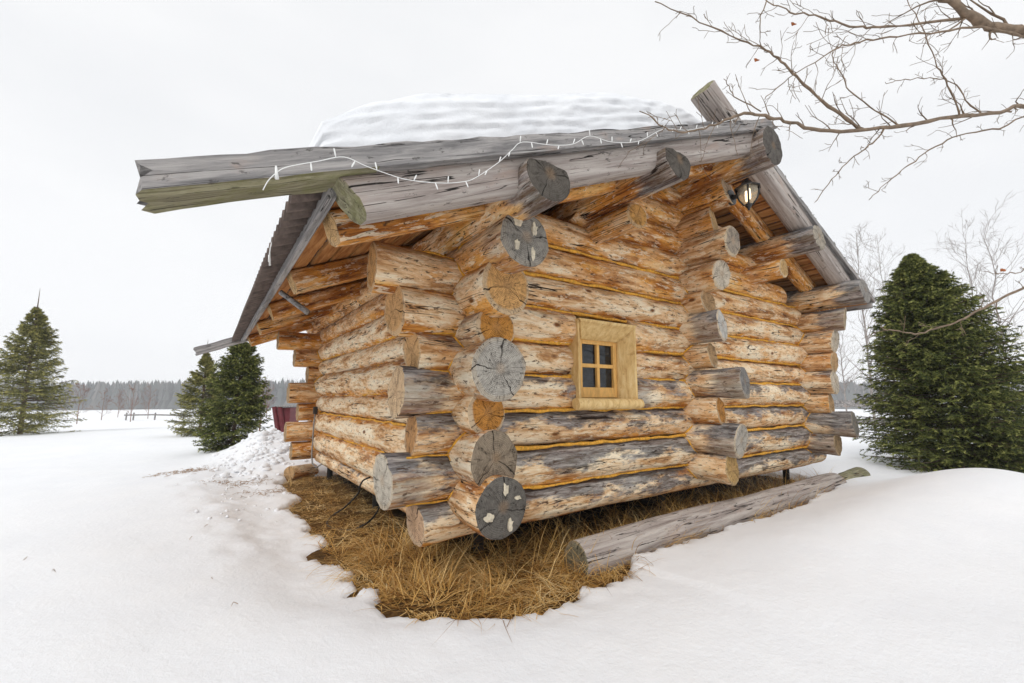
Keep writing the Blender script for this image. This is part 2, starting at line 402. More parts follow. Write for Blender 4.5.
# -- right wall
RW = [(.70, .125, .37, (.30, .20, .10), .3, .4, .3), (.93, .135, .56, (.14, .14, .13), .2, .2, .9), (1.167, .115, .34, TAN, .5, .6, .1), (1.42, .13, .40, PALE, .6, .4, .2),
      (1.667, .11, .41, TAN, .6, .6, 0), (1.92, .13, .44, PALE, .6, .4, .15), (2.17, .12, .56, (.45, .36, .25), .6, .5, .3)]
for (z, r, o, ec, rim, w, g) in RW:
    log('wall_log', (XF, -o, z), (XF, YF+.3, z), r, None, cabin, warm=w, grey=g, e0=ec, rim=rim, tilt0=(random.uniform(-.3, .05), random.uniform(-.15, .15)), tip=(g > .25)*.8, flare=.12)
# -- gable wall logs (run along x) : z, r, left overhang, warm, grey, end colour
GZ = [.52, .77, 1.03, 1.28, 1.52, 1.765, 2.01]
GW = [(.115, .33, .25, .85, (.62, .40, .25)), (.14, .53, .15, .95, (.55, .50, .42)), (.125, .37, .3, .62, (.60, .30, .11)), (.14, .47, .2, .38, (.64, .44, .26)),
      (.12, .38, .3, .12, (.66, .38, .16)), (.14, .50, .25, .1, (.60, .33, .13)), (.135, .64, .3, .1, (.58, .29, .09))]
WX0, WX1 = .87, 1.47
for i, (z, (r, o, w, g, ec)) in enumerate(zip(GZ, GW)):
    xr = XF+random.uniform(.25, .4)
    kw = dict(warm=w, grey=g, e0=ec, rim=.4, seam=1, flare=.13, tip=[0, .6, 0, .7, 0, 0, 0][i])
    t0 = (random.uniform(-.05, .2), random.uniform(-.2, .1))
    if 1.2 < z < 1.85:
        log('wall_log', (-o, 0, z), (WX0, 0, z), r, None, cabin, tilt0=t0, **kw)
        log('wall_log', (WX1, 0, z), (xr, 0, z), r, None, cabin, **kw)
    else:
        log('wall_log', (-o, 0, z), (xr, 0, z), r, r*.95, cabin, tilt0=t0, **kw)
# upper gable logs follow the roof
for z, xl, xr, w in ((2.255, -.05, 4.75, .55), (2.50, .38, 4.35, .75), (2.74, .95, 3.75, .85), (2.97, 1.45, 3.2, .9), (3.19, 1.9, 2.8, .9)):
    log('wall_log', (xl, 0, z), (xr, 0, z), .13, None, cabin, warm=w, grey=.05, e0=(.55, .28, .08), rim=.3, tilt0=(0, .7), tilt1=(0, -.7), taper_end=.25, seam=.7)
# -- rear wall
for i, z in enumerate([.52, .778, 1.044, 1.305, 1.56, 1.79, 2.02]):
    o = [.40, .485, .352, .479, .254, .432, .649][i]
    log('wall_log', (-o, YF, z), (XF+.4, YF, z), [.12, .135, .12, .14, .12, .125, .13][i], None, cabin, warm=.8, grey=.0, e0=(.45, .3, .16), rim=.2)
for z, xl, xr in ((2.27, -.05, 4.75), (2.52, .4, 4.3), (2.77, 1., 3.7), (3.02, 1.55, 3.1)):
    log('wall_log', (xl, YF, z), (xr, YF, z), .13, None, cabin, warm=.8, grey=.05)

# -- oakum in the seams
def wavy(mb, pts, r=.013, n=6):
    P = []
    for p in pts:
        p = Vector(p); P.append(p+Vector((noise.noise(p*7), noise.noise(p*7+Vector((5, 0, 0))), noise.noise(p*7+Vector((0, 9, 0)))))*.012)
    mb.tube(P, [r*(1+.7*noise.noise(q*30)+.5*noise.noise(q*9)) for q in P], n)
mb = MB(); by = [.645, .905, 1.155, 1.40, 1.645, 1.885, 2.13, 2.375]
for z in by:
    if 1.2 < z < 1.83: rngs = [(-.10, WX0-.02), (WX1+.02, XF)]
    else: rngs = [(-.10, XF)]
    for a, b in rngs: wavy(mb, [(a+(b-a)*i/90, -.078, z) for i in range(91)], .012)
    wavy(mb, [(-.42+.3*i/12, -.075, z) for i in range(13)], .007)
def corner(mb, zx, rx, zy, ry, X0, Y0, sx, sy, r=.012):
    lo = max(zx-rx, zy-ry)+.004; hi = min(zx+rx, zy+ry)-.004
    if hi <= lo: return
    P = []
    for i in range(13):
        z = lo+(hi-lo)*i/12
        P.append((X0+sx*math.sqrt(max(0, ry**2-(z-zy)**2)), Y0+sy*math.sqrt(max(0, rx**2-(z-zx)**2)), z))
    wavy(mb, P, r)
for zx, (rx, *_a) in zip(GZ+[2.255], GW+[(.13,)]):
    for X0, W_, sides_ in ((0, LW, ((-1, -1), (1, -1), (-1, 1))), (XM, MW, ((-1, -1), (1, -1))), (XF, RW, ((-1, -1), (1, -1)))):
        for zy, ry, *_b in W_:
            if abs(zx-zy) < .2:
                for sx, sy in sides_: corner(mb, zx, rx, zy, ry, X0, 0, sx, sy, .008)
mb.build('caulking', OAK, cabin, smooth=True)
mb = MB()
for z in [.77, 1.03, 1.28, 1.53, 1.77, 2.01, 2.25]:
    wavy(mb, [(-.078, .1+(YF-.1)*i/80, z) for i in range(81)], .010)
for zx in [.52, .778, 1.044, 1.305, 1.56, 1.79, 2.02]:
    for zy, ry, *_b in LW:
        if abs(zx-zy) < .2: corner(mb, zx, .125, zy, ry, 0, YF, -1, -1, .008)
mb.build('caulking', OAK, cabin, smooth=True)

# -- roof
SL = .42
def ZL(x): return 3.60+SL*(x-2.354)
def ZR(x): return 3.80-SL*(x-2.354)
XRG = 2.354+.10/SL; CA = 1/math.sqrt(1+SL*SL)
for y in (-.43, .75, 2.0, 3.2, 4.55):
    log('rafter', (-.96, y, ZL(-.96)-.185), (2.3, y, ZL(2.3)-.185), .078, .08, cabin, warm=1.0, grey=.0, e0=(.60, .36, .15), rim=.2, sq=.35, wob=.006)
for y in (-.22, 1.2, 3.0, 4.6):
    log('rafter', (5.34, y, ZR(5.34)-.19), (2.4, y, ZR(2.4)-.19), .078, .08, cabin, warm=1.0, grey=.0, e0=(.60, .36, .15), rim=.2, sq=.35, wob=.006)
for side in (0, 1):
    n = 27 if side == 0 else 25
    for i in range(n):
        t = (i+.5)/n
        x = -1.0+(XRG-.05+1.0)*t if side == 0 else XRG+.05+(5.40-XRG)*t
        zz = (ZL(x) if side == 0 else ZR(x))-.082
        w = (XRG+1.0)/n/CA*random.uniform(.72, .86) if side == 0 else (5.40-XRG)/n/CA*random.uniform(.68, .84)
        rot = Matrix.Rotation(-math.atan(SL)*(1 if side == 0 else -1), 3, 'Y')
        mb = MB(); ny = 36; ya, yb = -.78 if side == 0 else -.60, 5.05
        vs = []; fs = []
        sd = random.random()*99
        for kk in range(ny+1):
            y = ya+(yb-ya)*kk/ny
            e0 = -w/2+.012*noise.noise(Vector((y*9, sd, 0))); e1 = w/2+.012*noise.noise(Vector((y*9, sd, 5)))
            for (ex, ez) in ((e0, -.011), (e1, -.011), (e1, .011), (e0, .011)):
                q = rot @ Vector((ex, 0, ez)); vs.append((x+q.x, y, zz+q.z))
        for kk in range(ny):
            for a in range(4):
                b = (a+1) % 4; fs.append((kk*4+a, kk*4+b, kk*4+4+b, kk*4+4+a))
        fs += [(3, 2, 1, 0), tuple(ny*4+a for a in range(4))]
        mb.add(vs, fs); mb.build('roof_board', BOARD, cabin)
def sheet(x0, x1, zf, y0, y1, pitch=.11, amp=.034):
    n = int((y1-y0)/pitch*8); V = []; F = []; xs = np.linspace(x0, x1, 26)
    for i in range(n+1):
        y = y0+(y1-y0)*i/n; w = amp*math.sin(2*math.pi*y/pitch)+.004*math.sin(y*3)
        for x in xs: V.append((x, y, zf(x)-.04+w))
    for i in range(n+1):
        y = y0+(y1-y0)*i/n; w = amp*math.sin(2*math.pi*y/pitch)+.004*math.sin(y*3)
        for x in xs: V.append((x, y, zf(x)-.047+w))
    k = len(xs); o = (n+1)*k
    for i in range(n):
        for j in range(k-1):
            a = i*k+j; F.append((a, a+1, a+k+1, a+k)); F.append((o+a, o+a+k, o+a+k+1, o+a+1))
        for j in (0, k-1):
            a = i*k+j; F.append((a, a+k, o+a+k, o+a) if j == 0 else (a, o+a, o+a+k, a+k))
    return V, F
V, F = sheet(-1.15, XRG, ZL, -.74, 5.12); link('roof_sheet', mesh_np('roof_sheet', V, F, SHEET), cabin)
V, F = sheet(5.52, XRG+.0, ZR, -.6, 5.12); link('roof_sheet', mesh_np('roof_sheet', V, F, SHEET), cabin)
# eave battens
mb = MB(); mb.box((0, 0, 0), (5.8, .035, .07), None, jit=.003)
o = mb.build('eave_batten', GREY, cabin, bevel=.004); o.location = (-1.02, 2.17, ZL(-1.02)-.105); o.rotation_euler = (0, 0, math.pi/2)
mb = MB(); mb.box((0, 0, 0), (5.7, .035, .07), None, jit=.003)
o = mb.build('eave_batten', GREY, cabin, bevel=.004); o.location = (5.44, 2.2, ZR(5.44)-.105); o.rotation_euler = (0, 0, math.pi/2)
# eave strut: small diagonal brace at the left eave
mb = MB(); mb.tube([(-.98, 1.15, 2.04), (-.80, 1.02, 1.88)], [.02, .022], 7); mb.build('brace', GREY, cabin, smooth=True)

# verge timbers.  Sawn beam with irregular worn outline
def beam(name, p0, p1, w, h, mat, parent=cabin, n=60, rag=.008, chop0=0., chop1=0., **k):
    """beam with rectangular section: w across (level), h deep; local X along"""
    p0 = Vector(p0); p1 = Vector(p1); d = p1-p0; L = d.length; X = d.normalized(); Y = Vector((0, 0, 1)).cross(X).normalized(); Z = X.cross(Y)
    V = []; F = []; sd = random.random()*90; sec = []
    m = 5
    for a in range(m): sec.append((-w/2+w*a/m, -h/2))
    for a in range(m): sec.append((w/2, -h/2+h*a/m))
    for a in range(m): sec.append((w/2-w*a/m, h/2))
    for a in range(m): sec.append((-w/2, h/2-h*a/m))
    c = len(sec)
    for i in range(n+1):
        x = L*i/n
        for (y, z) in sec:
            q = Vector((x*5, y*25+sd, z*25)); e = rag*noise.noise(q)+rag*.6*noise.noise(q*3.1)
            yy = y*(1+e/w*2); zz = z*(1+e/h*2)+.004*noise.noise(Vector((x*.8, sd, 3)))
            xx = x
            if i == 0: xx += chop0*z/h+.05*noise.noise(Vector((y*40, z*40, sd)))
            if i == n: xx += chop1*z/h+.02*noise.noise(Vector((y*40, z*40, sd)))
            V.append((xx, yy, zz))
    for i in range(n):
        for j in range(c): F.append((i*c+j, (i+1)*c+j, (i+1)*c+(j+1) % c, i*c+(j+1) % c))
    F.append(tuple(range(c))); F.append(tuple(n*c+j for j in range(c-1, -1, -1)))
    me = D.meshes.new(name); me.from_pydata(V, [], F); outward(me); me.materials.append(mat)
    for mm in k.pop('extra', []): me.materials.append(mm)
    me.polygons.foreach_set('use_smooth', [True]*len(F))
    try: me.set_sharp_from_angle(angle=R(38))
    except Exception: pass
    o = link(name, me, parent, **k); o.matrix_world = Matrix.Translation(p0) @ Matrix((X, Y, Z)).transposed().to_4x4()
    return o
hN = Vector((-SL, 0, 1)).normalized()
def pL(x, y, dn): # point on left slope, dn below the top surface
    return Vector((x, y, ZL(x)))-hN*dn
b1 = beam('verge_board', pL(-1.60, -.80, .045), pL(2.50, -.80, .045), .20, .088, GREY, rag=.008, chop0=.03, chop1=-.10)
# greenish underside of that board
me = b1.data; me.materials.append(GREYM)
for p in me.polygons:
    if p.center.z < -.03 and abs(p.center.y) < .088 and p.center.x < .72 : p.material_index = 1
log('verge_log', pL(-1.03, -.765, .162), pL(2.30, -.765, .158), .092, .092, cabin, mats=[PINKG, GREYM, SPOT], sq=.22, wob=.012, tilt0=(.0, -.35), e0=(.3, .3, .2))
def pR(x, y, dn): return Vector((x, y, ZR(x)))-Vector((SL, 0, 1)).normalized()*dn
log('verge_log', pR(1.99, -.58, .055), pR(5.22, -.52, .13), .102, .098, cabin, mats=[PINKG, GREYM, SPOT], sq=.15, wob=.01, tilt0=(.1, .3), e0=(.3, .3, .2))
b2 = beam('verge_board', pR(2.85, -.62, .02), pR(5.50, -.62, .02), .10, .05, GREY, rag=.006)
# rear verge
beam('verge_board', pL(-1.60, 5.16, .055), pL(2.5, 5.16, .055), .16, .11, GREY)
beam('verge_board', pR(2.6, 5.16, .055), pR(5.75, 5.16, .055), .16, .11, GREY)
# lichen clumps on the right verge
mb = MB()
for i in range(170):
    x = random.uniform(2.9, 5.45); c = Vector((x, -.62+random.uniform(-.04, .04), ZR(x)+.006)); r = random.uniform(.006, .02)
    pts = [c+Vector((random.gauss(0, 1), random.gauss(0, 1), abs(random.gauss(0, 1))))*r for _ in range(6)]
    mb.add(pts, [(0, 1, 2), (0, 2, 3), (1, 4, 2), (3, 4, 5), (2, 5, 1)])
mb.build('lichen', plain('lichen', (.30, .31, .27), .9, .3, 60, 0), cabin, kind='stuff')
# floor + foundation posts + a boarded skirt beam in the shadow
mb = MB(); mb.box((2.4, 2.1, .46), (4.6, 4.0, .06)); mb.build('floor', plain('dark_floor_boards', (.10, .07, .05), .9, .3, 8), cabin)
for x, y in ((.34, .40), (.12, 2.1), (.08, 4.02), (2.35, .30), (2.35, 4.05), (4.72, .20), (4.75, 4.05), (2.35, 2.1), (4.75, 2.1)):
    mb = MB(); mb.lathe([(.0, -.1), (.038, -.1), (.038, .38), (.06, .385), (.06, .40), (0, .40)], 18, (x, y, .0)); mb.build('foundation_post', BLACK, cabin, smooth=False)

# -- window
win = empty('window', (0, 0, 0)); win.parent = cabin
# outer and inner rectangles of the splayed casing
OX0, OX1, OZ0, OZ1, OY = .838, 1.485, 1.235, 1.825, -.17
IX0, IX1, IZ0, IZ1, IY = .985, 1.405, 1.245, 1.705, -.035
def splay(name, quad_o, quad_i, back=.06):
    """board between an outer edge (front) and an inner edge (at the sash), with thickness behind"""
    mb = MB(); a, b = map(Vector, quad_o); c, d = map(Vector, quad_i)
    n = 10; vs = []
    for i in range(n+1):
        t = i/n; p = a.lerp(b, t); q = c.lerp(d, t)
        m_ = p.lerp(q, .5)+Vector((0, -.006, 0))+Vector((0, .004*noise.noise(p*9), 0))
        vs += [p+Vector((0, .12, 0)), p+Vector((0, .004, 0)), p.lerp(m_, .3)+Vector((0, -.008, 0)), p.lerp(m_, .6), m_.lerp(q, .5), q, q+Vector((0, .07, 0))]
    k = 7; fs = []
    for i in range(n):
        for j in range(k-1): fs.append((i*k+j, i*k+j+1, (i+1)*k+j+1, (i+1)*k+j))
        fs.append((i*k+k-1, i*k, (i+1)*k, (i+1)*k+k-1))
    fs += [tuple(range(k-1, -1, -1)), tuple(n*k+j for j in range(k))]
    mb.add(vs, fs); return mb.build(name, YEL, win, smooth=False)
splay('casing', [(OX0, OY, OZ0), (OX0, OY, OZ1)], [(IX0, IY, OZ0), (IX0, IY, IZ1)])
splay('casing', [(OX1, OY, OZ1), (OX1, OY, OZ0)], [(IX1, IY, IZ1), (IX1, IY, OZ0)])
splay('casing', [(OX0+.002, OY-.018, OZ1+.006), (OX1-.002, OY-.018, OZ1+.006)], [(IX0+.002, IY-.012, IZ1-.004), (IX1-.002, IY-.012, IZ1-.004)])
o = log('sill', (OX0-.03, -.165, 1.20), (OX1+.035, -.165, 1.195), .045, .04, win, mats=[YEL, YEL, YEL], rough=.5, sides=18, wob=.004)
SASH = plain('sash_wood', (.72, .42, .13), .55, .18, 12, .001, .3, stretch=(3, 3, 1))
mb = MB(); sx0, sx1, sz0, sz1, sy = IX0-.01, IX1+.01, OZ0+.01, IZ1+.01, .0
t = .045
for c, s in (((sx0+t/2, sy, (sz0+sz1)/2), (t, .04, sz1-sz0)), ((sx1-t/2, sy, (sz0+sz1)/2), (t, .04, sz1-sz0)),
             (((sx0+sx1)/2, sy, sz1-t/2), (sx1-sx0-2*t-.001, .038, t)), (((sx0+sx1)/2, sy, sz0+t*.9), (sx1-sx0-2*t-.001, .038, t*1.8)),
             (((sx0+sx1)/2, sy-.003, (sz0+sz1)/2+.018), (.030, .034, sz1-sz0-2.8*t)), (((sx0+sx1)/2, sy, (sz0+sz1)/2+.018), (sx1-sx0-2*t-.001, .034, .030))):
    mb.box(c, s)
mb.build('sash', SASH, win, bevel=.004)
g = NT('window_glass', .04, .6); g.color((.02, .025, .03))
nz = g.noise(g.obj(), 16, 4, .7); g.color(g.ramp(nz, [(.40, (.004, .006, .008)), (.62, (.02, .028, .038)), (.75, (.10, .12, .14))])); g.b.inputs['IOR'].default_value = 1.5
gm = g.mat
tr = g.N('ShaderNodeBsdfTransparent'); mx = g.N('ShaderNodeMixShader'); mx.inputs[0].default_value = .75
g.L(tr.outputs[0], mx.inputs[1]); g.L(g.b.outputs[0], mx.inputs[2]); g.L(mx.outputs[0], g.out.inputs[0])
cxw = (sx0+sx1)/2; czw = (sz0+sz1)/2+.018
for xa, xb in ((sx0+t-.002, cxw-.013), (cxw+.013, sx1-t+.002)):
    for za, zb in ((sz0+1.8*t-.002, czw-.013), (czw+.013, sz1-t+.002)):
        mb = MB(); mb.box(((xa+xb)/2, sy+.006, (za+zb)/2), (xb-xa, .005, zb-za)); mb.build('pane', gm, win)

# =================================================================== ROOF SNOW
V = []; F = []
xs = [-1.10, -1.09, -1.075, -1.05, -1.0, -.93]+list(np.linspace(-.85, 2.2, 110))+[2.28, 2.36, 2.44, 2.50, 2.53, 2.54]
tx = [-1.1, -1.07, -1.0, -.75, -.49, .06, 1.0, 1.76, 2.1, 2.39, 2.5, 2.54]; tt = [.03, .3, .48, .58, .62, .63, .645, .58, .48, .36, .14, .02]
nf, ntp = 34, 40
for x in xs:
    T = float(np.interp(x, tx, tt)); y0 = -.42+.03*noise.noise(Vector((x*1.3, 0, 0))); zb = ZL(x) if x < XRG else ZR(x)
    for i in range(nf):
        f = i/(nf-1); h = f*T
        strat = .004*math.sin(h*80+2.5*noise.noise(Vector((x*.9, 0, 7))))+.011*noise.noise(Vector((x*1.6, h*15, 3)))+.016*noise.noise(Vector((x*5, h*26, 3)))+.008*noise.noise(Vector((x*14, h*50, 3)))
        rnd = .05*max(0, f-.8)**2*25
        V.append((x, y0+strat+rnd+.10*f, zb-.02+h-(.02 if f > .97 else 0)))
    for i in range(1, ntp+1):
        y = y0+.15+(4.95-y0-.15)*i/ntp
        fall = 1 if i < ntp-2 else (.6 if i < ntp else .05)
        sh = (.16*max(0, min(1, (y+.2)/.8)) if x < -.9 else 0)
        V.append((x+sh, y, zb+sh*SL-.02+T*fall+.02*noise.noise(Vector((x*1.5, y*1.5, 2)))*fall))
k = nf+ntp
for i in range(len(xs)-1):
    for j in range(k-1): F.append((i*k+j, (i+1)*k+j, (i+1)*k+j+1, i*k+j+1))
F.append(tuple(range(k))); F.append(tuple((len(xs)-1)*k+j for j in range(k-1, -1, -1)))
link('roof_snow', mesh_np('roof_snow', V, F, ROOFSNOW), label='thick layered slab of settled snow lying on the cabin roof', cat='snow', kind='stuff')

# =================================================================== LANTERN
lan = empty('wall_lantern', (2.35, -.72, 2.99), label='black carriage lantern with a glowing bulb hung on a log end under the eaves', cat='lantern')
mb = MB(); rotm = Matrix.Rotation(math.pi/2, 3, 'X')
mb.lathe([(0, -.012), (.07, -.012), (.07, .008), (.03, .016), (0, .016)], 20, (0, .145, .03), axis=rotm); mb.build('back_plate', BLACK, lan)
mb = MB(); mb.tube([(0, .14, .03), (0, .10, .02), (0, .06, .06), (0, .03, .115), (0, 0, .125)], [.03, .02, .018, .018, .02], 10); mb.build('arm', BLACK, lan, smooth=True)
mb = MB(); mb.lathe([(0, .15), (.012, .148), (.016, .13), (.03, .12), (.045, .098), (.085, .075), (.105, .062), (.108, .052), (.088, .052), (.0, .056)], 8); mb.build('cap', BLACK, lan)
mb = MB(); mb.lathe([(0, -.145), (.008, -.14), (.012, -.125), (.026, -.105), (.030, -.09), (.026, -.086), (0, -.086)], 16); mb.build('finial', BLACK, lan)
for kk in range(4):
    a = kk*math.pi/2+.5; mb = MB()
    mb.tube([(.083*math.cos(a), .083*math.sin(a), .055), (.085*math.cos(a), .085*math.sin(a), .02), (.070*math.cos(a), .070*math.sin(a), -.04), (.034*math.cos(a), .034*math.sin(a), -.093)], .0075, 6)
    mb.build('rib', BLACK, lan, smooth=True)
gl = NT('lantern_glass', .05, .5); gl.color((.75, .66, .5)); tr = gl.N('ShaderNodeBsdfTransparent'); mx = gl.N('ShaderNodeMixShader'); mx.inputs[0].default_value = .3
gl.b.inputs['Roughness'].default_value = .08
gl.L(tr.outputs[0], mx.inputs[1]); gl.L(gl.b.outputs[0], mx.inputs[2]); gl.L(mx.outputs[0], gl.out.inputs[0])
mb = MB(); mb.lathe([(.078, .054), (.081, .02), (.066, -.04), (.032, -.09)], 24); mb.build('glass', gl.mat, lan, smooth=True)
bu = NT('warm_bulb', .3); bu.color((.9, .8, .6)); bu.b.inputs['Emission Color'].default_value = (1, .78, .48, 1); bu.b.inputs['Emission Strength'].default_value = 2.2
for dx in (-.02, .02):
    mb = MB(); mb.lathe([(0, -.055), (.010, -.05), (.013, -.02), (.012, .03), (.008, .045), (0, .047)], 12, (dx*.8, dx, 0)); mb.build('bulb', bu.mat, lan, smooth=True)

# =================================================================== STRING LIGHTS
path_px = [(263, 190, -.99), (268, 181, -.99), (276, 173, -.99), (284, 168, -.99), (296, 165, -.99), (319, 161, -.985), (344, 157, -.985), (366, 166, -.985), (388, 174, -.96), (409, 180, -.945), (440, 183, -.94), (461, 182, -.94), (475, 178, -.94),
           (499, 162, -.95), (512, 150, -.98), (523, 142, -.985), (551, 145, -.985), (573, 144, -.985), (590, 136, -.985), (612, 142, -.985), (639, 141, -.985), (664, 129, -.985), (688, 130, -.985), (712, 125, -.985), (738, 118, -.985)]
P = [on_plane(a, b, 1, y) for a, b, y in path_px]
fine = []
for i in range(len(P)-1):
    for q in range(6):
        t = q/6; p_1 = P[max(i-1, 0)]; p_2 = P[i]; p_3 = P[i+1]; p_4 = P[min(i+2, len(P)-1)]
        fine.append(.5*((2*p_2)+(p_3-p_1)*t+(2*p_1-5*p_2+4*p_3-p_4)*t*t+(3*p_2-p_1-3*p_3+p_4)*t**3))
fine.append(P[-1])
sl = empty('string_lights', P[0], label='white fairy light string draped along the front roof beam', cat='fairy lights')
def rel(pts, o): return [p-o for p in pts]
O = Vector(P[0])
mb = MB(); mb.tube(rel(fine, O), .0016, 6); mb.build('wire', WHITEP, sl, smooth=True)
mb = MB(); mb.tube(rel([on_plane(276, 166, 1, -.99), on_plane(277, 179, 1, -.99)], O), [.003, .0065], 8); mb.build('plug', WHITEP, sl, smooth=True)
acc = 0; nxt = .09; sgn = 1
BM = None
for i in range(20, len(fine)-1):
    seg = (fine[i+1]-fine[i]); acc += seg.length
    if acc > nxt:
        acc = 0; nxt = random.uniform(.055, .085); sgn = -sgn
        d = Vector((random.uniform(-.5, .5), random.uniform(-.3, 0), sgn)).normalized()
        mb = MB(); p = fine[i]-O
        mb.tube([p, p+d*.008, p+d*.010, p+d*.026, p+d*.030], [.0016, .0024, .0030, .0028, .001], 7); mb.build('bulb', WHITEP, sl, smooth=True)
e = empty('string_lights', (-1.14, .15, 2.1), label='loose loop of white fairy light wire dangling from the left eave', cat='fairy lights')
mb = MB(); mb.tube([(0, .0, .03), (-.01, .01, -.03), (-.012, .03, -.10), (0, .05, -.12), (-.006, .07, -.04), (0, .09, .03)], .003, 6); mb.build('wire', WHITEP, e, smooth=True)
for q in ((-.012, .02, -.07), (-.004, .06, -.08)):
    mb = MB(); mb.tube([q, (q[0], q[1], q[2]-.04)], [.005, .003], 6); mb.build('bulb', WHITEP, e, smooth=True)

# =================================================================== LYING LOGS
log('lying_log', (.64, -.315, .185), (5.0, -.24, .19), .136, .13, mats=[PINKG, END, SPOT], wob=.03, e0=(.20, .19, .13), rim=.2, tilt0=(.15, .1),
    label='long bleached grey log lying on the dry grass in front of the window wall', cat='log')
log('lying_log', (5.02, -.20, .17), (6.0, -.17, .18), .10, .12, mats=[GREYM, GREYM, SPOT], e0=(.1, .1, .05),
    label='short dark mossy log at the far end of the long grey log', cat='log')
log('cut_log', (-.40, 4.22, .22), (-.05, 4.45, .20), .10, .10, e0=(.62, .38, .18), warm=.5, grey=.1, label='round log offcut half buried in snow below the far left corner', cat='log')

# =================================================================== TERRAIN
PITP = np.array([(-.42, 4.3), (-.50, 3.3), (-.56, 2.3), (-.57, .7), (-.50, -.10), (-.35, -.38), (-.2, -.50), (.1, -.57), (.35, -.57), (.46, -.50), (.58, -.56), (.78, -.55), (.95, -.47), (1.15, -.41), (1.7, -.415), (2.3, -.42), (2.8, -.45), (3.6, -.46), (4.3, -.33), (5.0, -.27), (5.25, .3), (5.3, 4.35), (-.1, 4.4)])
def sdist(X, Y, P):
    d = np.full(X.shape, 1e9); inside = np.zeros(X.shape, bool)
    for i in range(len(P)):
        a = P[i]; b = P[(i+1) % len(P)]; e = b-a
        t = np.clip(((X-a[0])*e[0]+(Y-a[1])*e[1])/(e@e), 0, 1)
        d = np.minimum(d, np.hypot(X-a[0]-t*e[0], Y-a[1]-t*e[1]))
        c = ((a[1] > Y) != (b[1] > Y)) & (X < (b[0]-a[0])*(Y-a[1])/(b[1]-a[1]+1e-12)+a[0])
        inside ^= c
    return np.where(inside, -d, d)
def nz2(X, Y, s, seed=0.):
    f = np.frompyfunc(lambda x, y: noise.noise(Vector((x*s, y*s, seed))), 2, 1)
    return f(X, Y).astype(float)
def sm(x, a, b):
    t = np.clip((x-a)/(b-a), 0, 1); return t*t*(3-2*t)
def seg_dist(X, Y, pts):
    d = np.full(X.shape, 1e9)
    for a, b in zip(pts[:-1], pts[1:]):
        a = np.array(a); e = np.array(b)-a; t = np.clip(((X-a[0])*e[0]+(Y-a[1])*e[1])/(e@e), 0, 1)
        d = np.minimum(d, np.hypot(X-a[0]-t*e[0], Y-a[1]-t*e[1]))
    return d
def snow_h(X, Y, pit=True):
    dep = (X-CAM.x)*FH.x+(Y-CAM.y)*FH.y
    rad = np.hypot(X-CAM.x, Y-CAM.y)
    h = .21-.019*np.maximum(0, rad-13)
    h = np.maximum(h, -7.5)
    h = h+.05*nz2(X, Y, .35, 2.)+.018*nz2(X, Y, 1.3, 4.)+.10*nz2(X, Y, .08, 5.)*sm(rad, 8, 20)
    # wind-packed mound in front of the big spruce
    h = h+.37*np.exp(-(((X-4.75)/1.3)**2+((Y+1.6)/.85)**2))
    h = h+.15*np.exp(-(((X-2.7)/1.5)**2+((Y+1.15)/.55)**2))
    # shovelled bank behind the left wall
    ch = nz2(X, Y, 5.5, 8.)*.6+nz2(X, Y, 12., 9.)*.4+nz2(X, Y, 2.6, 3.)*.6
    bank = np.exp(-(((X+.45)/.60)**2+((Y-6.3)/1.3)**2))
    h = h+.46*bank*(1+.12*ch)
    bank2 = np.exp(-(seg_dist(X, Y, [(-1.5, 5.2), (-1.45, 3.6), (-1.2, 2.2), (-1.05, 1.2)])/.28)**2)
    h = h+.03*bank2
    # trodden trench between bank and pit
    tr_ = np.exp(-(seg_dist(X, Y, [(-1.0, 5.4), (-.95, 4.0), (-.88, 2.4), (-.82, .9), (-.75, .2)])/.24)**2)
    h = h-.06*tr_+.02*tr_*ch
    rough = np.exp(-(seg_dist(X, Y, [(-.9, 5.6), (-1.05, 3.4), (-.95, 1.2)])/.45)**2)
    h = h+.010*rough*ch+.012*rough*nz2(X, Y, 26., 14.)
    near = sm(rad, 9, 5)
    if pit:
        sd_ = sdist(X, Y, PITP)+.20*nz2(X, Y, 2.6, 11.)*sm(.4-X, 0, .5)+.04*nz2(X, Y, 3.2, 15.)+.07*nz2(X, Y, 7., 12.)+.05*nz2(X, Y, 17., 12.)
        h = h-(h-.14)*.75*np.exp(-np.maximum(sd_, 0)/.30)*np.where(X > .9, .35, 1.)
        lip = 1.
        h = np.where(sd_ < .1, -.1+(h+.1)*np.clip(sd_/.10+.45, 0, 1)**.5, h)
        h = np.where(sd_ < -.07, -.25, h)
    return h
# footprints: pairs of dents walking up the left side
FP = []
for i in range(11):
    t = i/10; x = -1.55+.5*t+(.12 if i % 2 else -.1); y = 4.6-3.4*t; FP.append((x, y))
def axis_(lo, hi, c0, c1, fine_, n_out):
    mid = np.arange(c0, c1, fine_)
    a = c0-np.geomspace(fine_, c0-lo, n_out)[::-1]; b = c1-fine_+np.geomspace(fine_, hi-c1, n_out)
    return np.concatenate([a, mid, b])
ax = axis_(-420, 430, -2.6, 6.2, .032, 70); ay = axis_(-275, 595, -2.6, 6.4, .032, 70)
X, Y = np.meshgrid(ax, ay, indexing='ij'); H = snow_h(X, Y)
for fx, fy in FP:
    H = H-.018*np.exp(-(((X-fx)/.09)**2+((Y-fy)/.14)**2))
V = np.stack([X, Y, H], -1).reshape(-1, 3); nx, ny = X.shape
idx = np.arange(nx*ny).reshape(nx, ny)
F = np.stack([idx[:-1, :-1], idx[1:, :-1], idx[1:, 1:], idx[:-1, 1:]], -1).reshape(-1, 4)
link('snow_field', mesh_np('snow_field', V, F, SNOW), kind='structure')
def gz(x, y):
    return float(snow_h(np.array([[float(x)]]), np.array([[float(y)]]))[0, 0])
